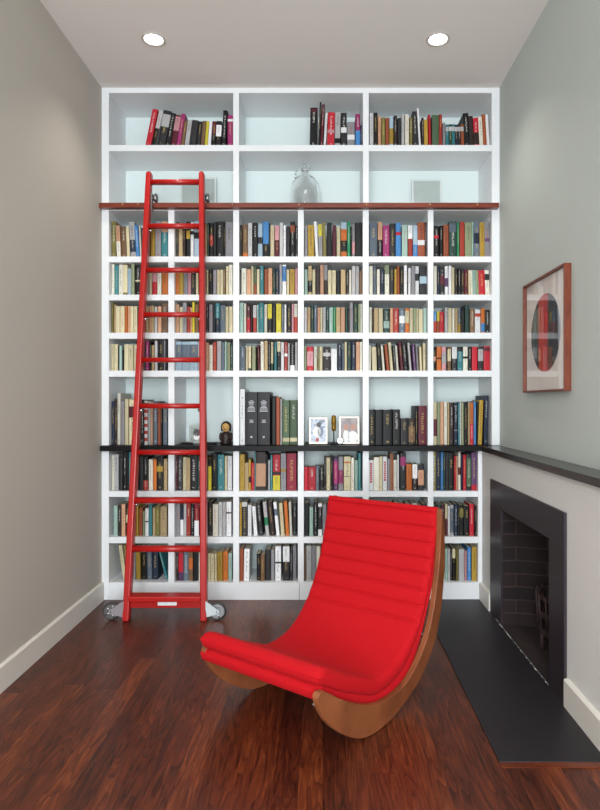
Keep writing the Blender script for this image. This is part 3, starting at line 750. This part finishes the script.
cub('1', 4, 300, 210, S, 402, '38 66 130 e;68 122 125 y l-4;134 160 98 W l-18;162 196 120 e Y@0-.36 l-8;198 226 105 O l-8;230 273 105 K;278 311 125 M;314 346 145 c;350 402 105 o S@0-.2 K@.52-.84;404 432 95 g;434 444 130 K;446 471 130 e p@.5-.9;474 534 105 K')
cub('1', 5, 365, 210, S, 402, '38 106 105 C;110 151 100 s K@.5-1;154 211 130 v;214 262 110 k;264 311 105 B R@.26-.36;316 366 130 a;369 409 130 r W@0-.42;412 452 130 S B@.6-1;455 518 105 u W@.5-.65;519 536 105 d')
cub('1', 6, 430, 210, S, 402, '36 79 130 K R@.3-.4;84 113 130 K;116 162 125 u;166 230 95 G C@.05-.3;232 253 105 g;256 298 100 r;300 360 105 m;362 378 95 a;380 429 105 C N@.3-.6;432 476 105 y;480 527 105 e V@.45-.55')
cub('2', 1, 105, 260, S, 297, '36 62 20 i;65 101 45 T;105 141 35 i;143 184 38 c O@.9-1;187 219 70 S;222 250 22 m;256 306 40 K c@.5-.55;308 340 60 d;342 372 60 e;376 400 70 c;402 442 70 R p@0-.5;445 482 70 i;485 536 75 o')
cub('2', 2, 170, 260, S, 300, '36 68 80 o;69 106 80 y;109 147 90 e;150 178 95 p;180 214 95 k;216 240 90 c;242 268 90 d;270 306 85 b;309 326 80 c;328 363 80 K;365 396 82 e;399 427 82 c;428 455 82 c;456 473 80 b;475 501 50 c;503 536 40 i')
cub('2', 3, 235, 260, S, 300, '36 50 80 k;52 96 70 i;99 135 78 s;137 157 52 c;158 183 55 l u@.6-1;185 210 78 c;212 246 50 T;249 282 75 u;284 319 70 s;321 345 75 G;346 377 75 N;379 403 35 w;405 439 40 W B@.05-.55;441 465 80 c;467 511 75 y;513 538 70 p')
cub('2', 4, 300, 260, S, 300, '38 66 80 a;69 103 50 t K@.5-.9;105 132 80 c;135 170 70 d;172 205 40 s;206 236 42 e d@.5-1;239 271 85 c;273 309 85 c;312 346 90 K;349 392 80 t;394 418 85 d;420 442 85 i;444 476 50 w;477 508 50 w;510 536 90 b')
cub('2', 5, 365, 260, S, 302, '36 68 50 i;70 99 50 C;102 129 80 i;131 166 80 N;170 210 42 i m@.0-.3;213 250 50 k;252 274 75 y;275 299 52 u;301 333 55 K;335 363 42 W;365 369 70 K;371 394 65 W;396 431 50 e;433 466 50 W k@.25-.5;470 532 50 k S@.35-.6')
cub('2', 6, 430, 260, S, 302, '32 60 50 i;61 86 50 N;88 126 60 k M@.3-.6;130 158 50 W V@.4-.7;160 186 48 W;188 213 60 c;215 240 70 k;241 266 70 K;268 296 75 d;297 327 78 M;331 350 85 c;351 370 85 i;373 405 85 a;407 431 85 m;433 489 85 R;491 530 85 i k@.15-.4')
cub('3', 1, 105, 260, S, 618, '38 58 365 O;60 80 380 t;82 118 395 c;119 158 393 c;160 187 392 o;188 213 392 s;215 243 395 c;244 274 395 c;276 300 400 k;302 345 400 M;348 373 395 t;374 395 390 s;396 419 390 t;421 446 400 w;448 481 395 s;483 536 370 b')
cub('3', 2, 170, 260, S, 622, '36 66 380 s;68 98 400 c;100 136 365 e;138 168 400 r;170 186 405 s;188 209 360 Y;211 244 380 b;246 270 390 s;272 308 390 d;310 330 380 k;332 364 380 e;366 386 385 k;388 425 370 T N@.5-1;427 471 385 C;473 502 398 c;504 536 398 c')
cub('3', 3, 235, 260, S, 628, '40 72 365 a;74 95 370 i;97 131 390 R M@0-.45;133 150 385 K;152 183 385 r w@0-.45;185 201 380 a;203 246 370 T;248 275 378 i;278 316 375 K Y@0-.5;318 347 395 k;350 396 372 Y;398 420 380 C;422 440 380 W;442 483 378 K;485 504 375 p;505 536 375 r i@0-.45')
cub('3', 4, 300, 260, S, 628, '36 60 405 w;62 90 405 t;92 119 390 G;120 147 385 C;150 172 405 s;173 194 405 c;196 221 405 w;223 248 400 G;250 283 405 a;285 305 405 g;308 346 405 t;348 386 405 s;388 410 410 G;411 423 410 k;425 456 362 e;458 497 375 G;499 518 375 m;519 537 375 i')
cub('3', 5, 365, 260, S, 628, '36 60 405 i;62 74 410 d;76 116 412 t;118 156 412 c;160 213 415 G a@.5-.8;215 241 412 s;243 291 410 r;294 343 415 C W@.3-.6;345 381 412 o c@.1-.6;383 413 415 c;415 440 415 m;441 461 415 c;463 500 418 c;502 530 410 a')
cub('3', 6, 430, 260, S, 630, '32 58 440 B r@.45-1;59 83 440 Y u@.45-1;84 123 440 R;128 156 405 w;158 191 410 c;193 213 415 i;215 240 415 t;242 266 420 C y@.6-1;268 300 425 K;302 339 380 G;345 386 415 b;388 436 425 W r@.15-.3;438 471 415 o B@.6-.95;475 516 425 K')
cub('4', 1, 105, 335, S, 302, '36 60 78 c;62 96 78 c;98 110 95 d;112 136 90 a;138 158 125 K;160 198 80 c;200 240 82 c;241 281 82 c;283 312 85 t;314 344 60 k;346 374 50 v;376 393 60 K;395 418 85 t;420 446 50 w;450 499 45 K;500 515 45 e;517 536 50 K')
cub('4', 2, 170, 335, S, 308, '35 86 55 S C@.1-.55;89 160 55 S C@.1-.55;164 232 55 S C@.1-.55;234 262 55 w;264 306 60 t;308 331 65 s;333 365 85 i;367 396 60 r;398 438 50 w;440 465 60 C;467 485 55 a;487 516 60 m;518 536 70 G')
cub('4', 3, 235, 335, S, 308, '42 86 98 C;90 112 98 c;114 138 95 k c@.0-.9;144 176 95 m;196 216 85 M l-8;218 247 55 i l-2;249 280 50 t;282 304 60 K;306 328 60 G c@0-.75;334 358 60 T;360 390 55 K c@0-.35;392 420 60 W;422 450 60 r W@.4-.5;452 470 70 w;472 511 60 K W@.8-1;513 537 60 w')
cub('4', 4, 300, 335, S, 312, '34 56 95 m;58 114 98 R p@.2-.8;118 146 98 i;148 165 98 O;166 193 98 c;197 263 98 d w@.25-.4;266 318 118 W;322 358 70 N;360 379 125 C;381 403 60 c;405 439 58 G;441 478 58 N;480 513 58 s;515 537 60 i')
cub('4', 5, 365, 335, S, 315, '34 52 90 i;62 104 100 c l-6;112 146 70 K l-14;152 172 92 i l-18;186 212 80 u l-22;220 246 62 c l-22;250 270 90 k l-16;272 292 90 i l-16;306 334 62 M l-22;336 372 62 K l-20;384 404 65 w l-20;418 442 75 V l-18;446 464 78 e l-14;472 492 100 c l-8;498 522 70 c l-2')
cub('4', 6, 430, 335, S, 315, '30 56 100 K s@.4-.6;58 99 100 o K@.45-.52;102 139 100 p w@.25-.7;141 150 105 K;152 183 100 b c@.1-.6;188 233 100 k W@0-.5;237 283 100 T K@.0-.2;285 326 100 i K@.4-.5;328 359 100 K;361 411 100 R;413 459 100 k w@.1-.6;462 517 95 R M@.05-.2')
cub('5', 1, 105, 378, S, 568, '30 58 200 N;62 86 180 d l-4;92 120 130 i l-5;132 164 195 e;166 198 180 c;200 250 185 c M@.15-.4;252 298 190 s;300 331 185 K;334 363 195 W r@.04-.12 r@.2-.28 r@.36-.44 r@.52-.6 r@.68-.76 r@.84-.92;366 388 200 w;389 409 205 s;411 446 200 C;447 474 210 u;476 490 215 K;492 532 210 C')
cub('5', 3, 235, 378, S, 568, '40 84 95 W;88 190 120 k zw@.12-.9;193 300 120 k zw@.12-.9;313 350 155 K;352 384 165 u;386 403 180 w;405 466 190 l c@.84-.93;469 532 190 l c@.84-.93')
cub('5', 5, 365, 378, S, 572, '30 86 270 K;89 152 272 K;155 232 272 K;238 302 270 K;306 370 345 k;373 430 345 d b@.3-.9;432 456 240 K;458 527 238 M')
cub('5', 6, 430, 378, S, 568, '30 60 205 c M@.4-.8;62 88 205 m;90 121 205 s;123 151 208 i;153 170 210 t;172 206 210 d;208 240 210 N w@.08-.1 w@.65-.67;242 255 210 T;257 271 208 w;272 292 210 m;295 325 205 K;327 343 205 t;345 376 210 o R@.5-1;378 401 200 B;404 412 205 K;414 450 190 y l14;462 496 150 N l8')
cub('6', 1, 105, 445, S, 388, '48 75 85 i;77 112 80 w;114 148 110 k;150 180 60 K;181 200 60 K;201 222 60 T;224 255 65 K;257 288 90 d;290 324 100 k;326 366 100 K r@.7-1;369 406 125 i;408 439 125 o;441 496 100 K y@.28-.45;500 532 120 t')
cub('6', 2, 170, 445, S, 390, '28 44 95 M;46 90 95 k;92 120 105 c;121 158 110 t;161 222 95 K;224 262 100 G;264 320 100 b;325 353 115 Y K@0-.25;357 402 75 K;404 463 85 T;465 488 95 c;490 530 95 W')
cub('6', 3, 235, 445, S, 390, '26 68 80 y;70 104 155 t;106 127 125 y K@.55-.75;129 160 155 R;162 174 60 T;177 263 60 d s@.3-.9;265 280 85 k;283 300 130 w;302 321 85 T;323 387 85 R K@.48-.56 Y@.58-1;390 438 72 e y@.42-.5;442 526 72 q')
cub('6', 4, 300, 445, S, 390, '28 62 190 R;64 131 190 R;134 163 180 C;166 205 180 K;206 223 105 d;226 261 110 c;263 284 100 K;287 326 110 V v@.1-.8;329 371 100 e v@.4-.8;375 436 100 c o@.15-.2 K@.58-.6;438 465 110 i;467 497 130 a;499 523 70 T')
cub('6', 5, 365, 445, S, 390, '24 70 130 W xR@.1-.75;74 120 105 i;122 150 100 c;152 192 100 W xR@.15-.7;194 216 120 e;218 228 70 s;229 243 75 u;245 276 130 i;278 294 85 W;303 352 70 k v@.1-.35;355 405 165 o;408 452 165 d W@0-.55;455 506 170 k s@.2-.8')
cub('6', 6, 430, 445, S, 390, '12 42 50 O;44 84 55 N;85 108 60 B;110 131 60 G;133 160 65 k;161 206 70 K;208 225 95 R;226 242 95 s;244 266 60 i M@.4-.6;267 284 80 N;286 313 85 R;315 357 80 k l@.1-.9;360 406 65 V R@.85-1')
Q = 8.527
cub('7', 1, 105, 495, Q, 348, '70 106 90 a;108 136 85 d;138 170 80 s;172 206 75 d c@.35-.6;208 232 90 b;234 260 90 o;262 281 90 y;283 313 115 u;315 336 140 m;340 371 115 W k@.45-.5;373 399 90 T;401 425 110 t;427 466 90 O;468 526 100 t')
cub('7', 2, 170, 495, Q, 350, '35 72 80 e;75 103 90 N W@.47-1;106 132 80 w;135 172 75 r;174 204 80 K;206 246 75 q W@.52-1;248 285 75 K;287 320 60 d;323 361 60 K;363 410 80 i;412 444 60 w;445 476 60 w;478 521 60 W K@.3-.35')
cub('7', 3, 235, 495, 6, 252, '26 38 45 y;39 73 42 k w@0-.14;76 99 60 W;112 134 70 W l-12;143 168 48 k l-18;184 206 44 w l-20 g@.45-.7;212 240 46 d l-20;248 268 44 W l-20 C@.2-.4;276 298 50 c l-14;304 326 42 o l-14;328 344 42 i l-8;347 368 50 k')
cub('7', 4, 235, 495, 6, 252, '412 443 50 K;446 469 75 a;471 496 45 K;498 523 52 W k@.1-.8;525 549 60 e;551 580 50 k;582 610 55 r;612 640 60 c;642 668 50 K;670 700 55 i;702 730 50 T;732 768 60 d')
cub('7', 5, 365, 495, S, 352, '34 80 80 k;82 120 90 i;122 160 75 M;162 210 85 c;212 250 80 G;252 300 70 K;302 350 90 t;352 400 80 N;402 450 75 w;452 490 90 r;492 530 80 k')
cub('7', 6, 435, 495, Q, 366, '-10 20 90 k;22 54 85 G;56 84 90 M;86 108 80 c M@.45-1;110 130 95 W;132 163 88 w C@.1-.9;165 196 78 N;198 208 90 k;210 247 85 K O@.1-.4;249 294 95 K;296 336 80 R;338 360 95 K')
cub('8', 1, 105, 495, Q, 712, '136 168 440 c l-40;172 196 436 O l-34;198 222 450 d l-22;224 246 470 e;250 290 478 y l-6;294 342 478 K;346 388 480 C l-6;390 440 485 N;505 526 482 T l-90')
cub('8', 2, 170, 495, Q, 728, '34 56 495 d;58 100 495 V R@.0-.7;104 150 490 C;152 190 490 b o@.2-.6;192 240 490 K;242 290 495 i;292 320 500 u;322 344 500 c;346 375 500 c;377 398 500 c;400 447 490 y;449 492 484 o;494 526 500 a')
cub('8', 3, 235, 495, 6, 516, '22 45 320 u;48 82 325 W l3;128 152 355 K;153 178 360 b;180 213 330 k;215 237 330 e;240 276 310 W K@.45-.5;286 327 310 k W@0-.45;329 344 330 k;346 368 305 e')
cub('8', 4, 235, 495, 6, 516, '405 419 320 b;421 452 305 w;456 486 305 e;488 512 310 i;514 540 320 t;542 570 310 W;572 600 320 k;602 640 315 c;642 680 310 e;682 720 320 N;722 766 310 b')
cub('8', 5, 365, 495, S, 730, '34 80 500 b;82 130 490 e;132 180 500 W;182 240 495 K;242 290 505 m;292 340 490 c;342 400 500 N;402 450 510 r;452 500 490 t;502 530 500 k')
cub('8', 6, 435, 495, Q, 735, '-10 30 470 k;32 60 460 t;62 86 465 i;88 110 460 a;111 131 460 w;133 148 465 k;150 178 460 K c@.0-.3;180 202 460 O;204 252 465 w;254 277 480 p;279 313 450 B;315 356 445 y')

ZB = {'T': zs['t1'][1], '1': zs['s1'][1], '2': zs['s2'][1], '3': zs['s3'][1], '4': zs['s4'][1], '5': LEDGE[1], '6': zs['s5'][1], '7': zs['s6'][1], '8': zs['base'][1]}
TOPZ = {'T': zs['top'][0], '1': zs['rail'][0], '2': zs['s1'][0], '3': zs['s2'][0], '4': zs['s3'][0], '5': zs['s4'][0], '6': LEDGE[0], '7': zs['s5'][0], '8': zs['s6'][0]}
ROWN = {'T': 'top shelf', '1': 'first row below brown rail', '2': 'second row below brown rail', '3': 'third row below brown rail', '4': 'fourth row below brown rail',
        '5': 'tall row on black ledge', '6': 'first row below black ledge', '7': 'second row below black ledge', '8': 'bottom row'}
ORD = ['first', 'second', 'third', 'fourth', 'fifth', 'sixth', 'seventh', 'eighth', 'ninth', 'tenth', 'eleventh', 'twelfth', 'thirteenth', 'fourteenth', 'fifteenth', 'sixteenth', 'seventeenth', 'eighteenth', 'nineteenth', 'twentieth'] + \
      ['twenty-'+w for w in ('first', 'second', 'third', 'fourth', 'fifth', 'sixth', 'seventh', 'eighth', 'ninth')] + ['thirtieth', 'thirty-first', 'thirty-second']
YS = D+.03
books = []
for row, col, ox_, oy_, s, base_, txt in CUBS:
    LO = X(109.2) if col == 1 else (uprU[col-2][1] if row == 'T' else uprL[col-2][1])
    HI = (uprU+[(xr0, 0)])[col-1][0] if row == 'T' else (uprL+[(xr0 if row in '12345' else xrl0, 0)])[col-1][0]
    ceil_ = {'T': 't', '1': 0}.get(row)
    L = []
    for tk in txt.split(';'):
        f = tk.split(); x0, x1, top = float(f[0]), float(f[1]), float(f[2])
        lean = 0; bands = []
        for e in f[4:]:
            if e[0] == 'l' and '@' not in e: lean = float(e[1:])
            elif '@' in e:
                c, rg = e.split('@'); a, b = rg.split('-'); bands.append((c, float(a), float(b)))
        zb = ZB[row]+.0008
        ztop = Z(oy_+top/s, YS); h = ztop-zb
        w = (x1-x0)/s*YS/F
        xc = X(ox_+(x0+x1)/2/s, YS); dx = lean/s*YS/F
        L.append(dict(row=row, col=col, xc=xc, w=max(.006, w-.0012), h=h, dx=dx, zb=zb, col_=f[3], bands=bands, px=(x1-x0)/s, area=(x1-x0)/s*(base_-top)/s, X0=ox_+x0/s))
    LO += .001; HI -= .001
    top_ = TOPZ[row]-.004
    for i, b in enumerate(L):
        w = b['w']; b['h'] = min(b['h'], top_-b['zb']-abs(b['dx'])*.5*w/max(b['h'], .01))
        b['xc'] = max(LO+w/2, min(HI-w/2, b['xc']))
        if i:
            p = L[i-1]
            g = (b['xc']-w/2)-(p['xc']+p['w']/2)
            if g < .0006: b['xc'] += .0006-g
            m = min(p['h'], b['h'])
            gt = (b['xc']-w/2+b['dx']*m/b['h'])-(p['xc']+p['w']/2+p['dx']*m/p['h'])
            if gt < .0008: b['dx'] += (.0008-gt)*b['h']/m
        b['dx'] = max(LO-(b['xc']-w/2), min(HI-(b['xc']+w/2), b['dx']))
    for i in range(len(L)-1, -1, -1):
        b = L[i]; lim = HI if i == len(L)-1 else L[i+1]['xc']-L[i+1]['w']/2
        if b['xc']+b['w']/2 > lim-.0004: b['xc'] = lim-.0004-b['w']/2
        if i < len(L)-1:
            n_ = L[i+1]; m = min(n_['h'], b['h'])
            gt = (n_['xc']-n_['w']/2+n_['dx']*m/n_['h'])-(b['xc']+b['w']/2+b['dx']*m/b['h'])
            if gt < 0: b['dx'] += gt*b['h']/m
        b['dx'] = min(HI-(b['xc']+b['w']/2), b['dx'])
    cnt = {}
    for b in L: cnt[b['col_']] = cnt.get(b['col_'], 0)+1
    bay = ('%s bay' % ['left', 'middle', 'right'][col-1]) if row == 'T' else '%s bay' % ORD[col-1]
    for i, b in enumerate(L):
        nm = PAL[b['col_']][0]
        bnd = [x for x in b['bands'] if x[0] in PAL and PAL[x[0]][0] != nm]
        place = '%s, %s' % (bay, ROWN[row])
        th = 'slim ' if b['px'] < 3 else 'thick ' if b['px'] > 6.5 else ''
        if cnt[b['col_']] == 1:
            lab = 'only %s%s book%s, %s' % (th if th == 'slim ' and False else '', nm, '', place)
            if bnd: lab = 'only %s book, with %s band, %s' % (nm, PAL[bnd[0][0]][0], place)
        else:
            q = '%s from left' % ORD[i]
            prev = L[i-1] if i else None; nxt = L[i+1] if i < len(L)-1 else None
            if prev and cnt[prev['col_']] == 1: q = 'just after the %s one' % PAL[prev['col_']][0]
            elif nxt and cnt[nxt['col_']] == 1: q = 'just before the %s one' % PAL[nxt['col_']][0]
            lab = '%s%s book, %s, %s' % (th, nm, q, place)
            if len(lab.split()) > 16: lab = '%s book, %s, %s' % (nm, q, place)
            if len(lab.split()) > 16: lab = '%s book, %s from left, %s' % (nm, ORD[i], place)
            assert len(lab.split()) <= 16, lab
        b['label'] = lab
    books += L
# hidden by the chair or the ladder: smaller visible area
def vis(b):
    a = b['area']; x = b['X0']; r = b['row']
    if r in '78' and b['col'] == 5: return 0
    if r == '7' and (325 < x < 441): return 0
    if r == '8' and (316 < x < 444): return 0
    return a
seen_ = {}
for b in books:
    if b['label'] in seen_: b['label'] += ' '
    seen_[b['label']] = 1
order = sorted(range(len(books)), key=lambda i: -vis(books[i]))
single = set(order[:300])

def cover_geo(bm, uvl, w, h, d, kid, mi, M=None, pages=None):
    blank = kid < 0
    """U-shaped cover: rounded spine at y=0, boards running back; pages: material index for an own page block"""
    t = min(.0022, w*.2); r = min(.004, w*.3)
    out = [(-w/2, d), (-w/2, r), (-w/2+r*.35, r*.35), (-w/4, 0.0), (w/4, 0.0), (w/2-r*.35, r*.35), (w/2, r), (w/2, d)]
    inn = [(w/2-t, d), (w/2-t, r+t), (-w/2+t, r+t), (-w/2+t, d)]
    poly = out+inn
    def P(x, y, z):
        v = Vector((x, y, z)); return M @ v if M is not None else v
    A = [bm.verts.new(P(x, y, 0)) for x, y in poly]; B = [bm.verts.new(P(x, y, h)) for x, y in poly]
    n = len(poly); fs = []
    for i in range(n):
        j = (i+1) % n
        f = bm.faces.new((A[i], A[j], B[j], B[i])); fs.append(f)
        for lp_ in f.loops:
            k = A.index(lp_.vert) if lp_.vert in A else B.index(lp_.vert)
            if 1 <= i <= 5:
                lp_[uvl].uv = (kid+min(.999, max(.001, poly[k][0]/w+.5)), 0.001 if lp_.vert in A else 1)
            else: lp_[uvl].uv = (kid+.01, -1)
    q = [(0, 1, 10, 11), (1, 2, 3, 10), (3, 4, 9, 10), (4, 5, 6, 9), (6, 7, 8, 9)]
    for qd in q:
        f = bm.faces.new([B[i] for i in qd]); fs.append(f)
        g = bm.faces.new([A[i] for i in qd][::-1]); fs.append(g)
        for ff in (f, g):
            for lp_ in ff.loops: lp_[uvl].uv = (kid+.01, -1)
    for f in fs:
        f.material_index = mi
        if blank:
            for lp_ in f.loops: lp_[uvl].uv = (.5, -1)
    if pages is not None:
        vs = []
        x0, x1, y0, y1, z0, z1 = -w/2+t, w/2-t, r+t, d-.003, .002, h-.003
        vs = [bm.verts.new(P(x, y, z)) for x in (x0, x1) for y in (y0, y1) for z in (z0, z1)]
        for f in ((0, 1, 3, 2), (4, 6, 7, 5), (0, 4, 5, 1), (2, 3, 7, 6), (0, 2, 6, 4), (1, 5, 7, 3)):
            g = bm.faces.new([vs[i] for i in f]); g.material_index = pages
def band_geo(bm, uvl, w, h, a, b, kid, mi, M=None):
    r = min(.004, w*.3); e = .0004
    out = [(-w/2-e*.5, r), (-w/2+r*.35-e*.5, r*.35-e), (-w/4, -e), (w/4, -e), (w/2-r*.35+e*.5, r*.35-e), (w/2+e*.5, r)]
    z0, z1 = h*(1-b), h*(1-a)
    z0 += .0006; z1 -= .0006
    def P(x, y, z):
        v = Vector((x, y, z)); return M @ v if M is not None else v
    A = [bm.verts.new(P(x, y, z0)) for x, y in out]; B = [bm.verts.new(P(x, y, z1)) for x, y in out]
    tall = (b-a) > .3
    for i in range(len(out)-1):
        f = bm.faces.new((A[i], A[i+1], B[i+1], B[i])); f.material_index = mi
        for lp_ in f.loops:
            isA = lp_.vert in A; k = A.index(lp_.vert) if isA else B.index(lp_.vert)
            lp_[uvl].uv = (kid+min(.999, max(.001, out[k][0]/w+.5)), (.03 if isA else .97) if tall else -1)
def book_depth(h, row): return min(.235, max(.11, h*.72))+R.uniform(-.01, .015)

stuff = bmesh.new(); suv = stuff.loops.layers.uv.new('spine')
grp = {r: 'books on the '+ROWN[r] for r in ROWN}
for idx, b in enumerate(books):
    w, h = b['w'], b['h']; th = math.atan2(b['dx'], h); d = book_depth(h, b['row'])
    if abs(th) > .02: h = h/math.cos(th)-w*.5*abs(math.tan(th))*.5
    yoff = R.uniform(0, .012)
    if b['row'] == '8' and b['col'] == 1: yoff = .035
    lift = w/2*abs(math.sin(th))
    loc = Vector((b['xc'], YS+yoff, b['zb']+lift)); kid = idx+1
    if idx in single:
        bm = bmesh.new(); uv = bm.loops.layers.uv.new('spine'); cover_geo(bm, uv, w, h, d, kid if not (b['bands'] and b['bands'][0][0][0] in 'xz') else -1, 0)
        o = link('book', bm, BM[b['col_']]); o.location = loc; o.rotation_euler = (0, th, 0)
        tag(o, b['label'].strip(), 'book', grp[b['row']])
        t_ = min(.0022, w*.2); r_ = min(.004, w*.3)
        boxo('page_block', -w/2+t_, w/2-t_, r_+t_, d-.003, .002, h-.003, M_paper, o)
        for c, a, e in b['bands']:
            if c[0] in 'xz':
                bm = bmesh.new()
                if c[0] == 'x':
                    z = h*(1-a); y_ = -.0006
                    while z > h*(1-e):
                        l = R.uniform(.008, .014); box(bm, -w*.22, w*.22, y_, -.0001, z-l, z); z -= l+.004
                else:
                    for fz, fw, hh_ in ((.83, .22, .004), (.80, .5, .006), (.765, .4, .006), (.725, .36, .005), (.70, .52, .005), (.67, .62, .005), (.63, .66, .006), (.46, .34, .004), (.435, .24, .004), (.42, .4, .003), (.13, .16, .012)):
                        box(bm, -w*fw*.5, w*fw*.5, -.0006, -.0001, h*fz, h*fz+hh_)
                q = link('spine_lettering', bm, BM['R'] if c[0] == 'x' else M_ink, o); q['label'] = ('red' if c[0] == 'x' else 'pale grey')+' lettering on the spine'
                continue
            bm = bmesh.new(); uv = bm.loops.layers.uv.new('spine'); band_geo(bm, uv, w, h, a, e, kid+1000, 0)
            q = link('spine_band', bm, BM[c], o); q['label'] = '%s band across the spine' % PAL[c][0]
    else:
        M = Matrix.Translation(loc) @ Matrix.Rotation(th, 4, 'Y')
        cover_geo(stuff, suv, w, h, d, kid, KEYS.index(b['col_']), M, len(KEYS))
        for c, a, e in [q for q in b['bands'] if q[0] in PAL]: band_geo(stuff, suv, w, h, a, e, kid+1000, KEYS.index(c), M)
o = link('books', stuff, [BM[k] for k in KEYS]+[M_paper])
tag(o, 'remaining smaller books filling the gaps along the white shelves', 'books', None, 'stuff')

# ------------------------------------------------------------------ light, camera
sc = bpy.context.scene
w = bpy.data.worlds.new('sky'); sc.world = w; w.use_nodes = True
w.node_tree.nodes['Background'].inputs[0].default_value = (.75, .85, 1, 1); w.node_tree.nodes['Background'].inputs[1].default_value = 1.0
def area(name, loc, rot, sx, sy, e, col):
    l = bpy.data.lights.new(name, 'AREA'); l.shape = 'RECTANGLE'; l.size = sx; l.size_y = sy; l.energy = e; l.color = col
    o = bpy.data.objects.new(name, l); C.objects.link(o); o.location = loc; o.rotation_euler = rot
    return o
area('window_daylight', ((wx0+wx1)/2, YF-.12, (wz0+wz1)/2), (PI/2, 0, 0), wx1-wx0, wz1-wz0, 300, (.9, .96, 1))
cam = bpy.data.cameras.new('camera'); co = bpy.data.objects.new('camera', cam); C.objects.link(co); sc.camera = co
co.location = (0, 0, CZ); co.rotation_euler = (PI/2, 0, 0)
cam.sensor_fit = 'HORIZONTAL'; cam.sensor_width = 36; cam.lens = 36*F/600
cam.shift_x = -(VX-300)/600; cam.shift_y = -(405-VY)/600
cam.clip_start = .05
sc.view_settings.view_transform = 'Standard'; sc.view_settings.look = 'None'; sc.view_settings.gamma = 1; sc.view_settings.use_curve_mapping = False
sc.view_settings.exposure = 0.04
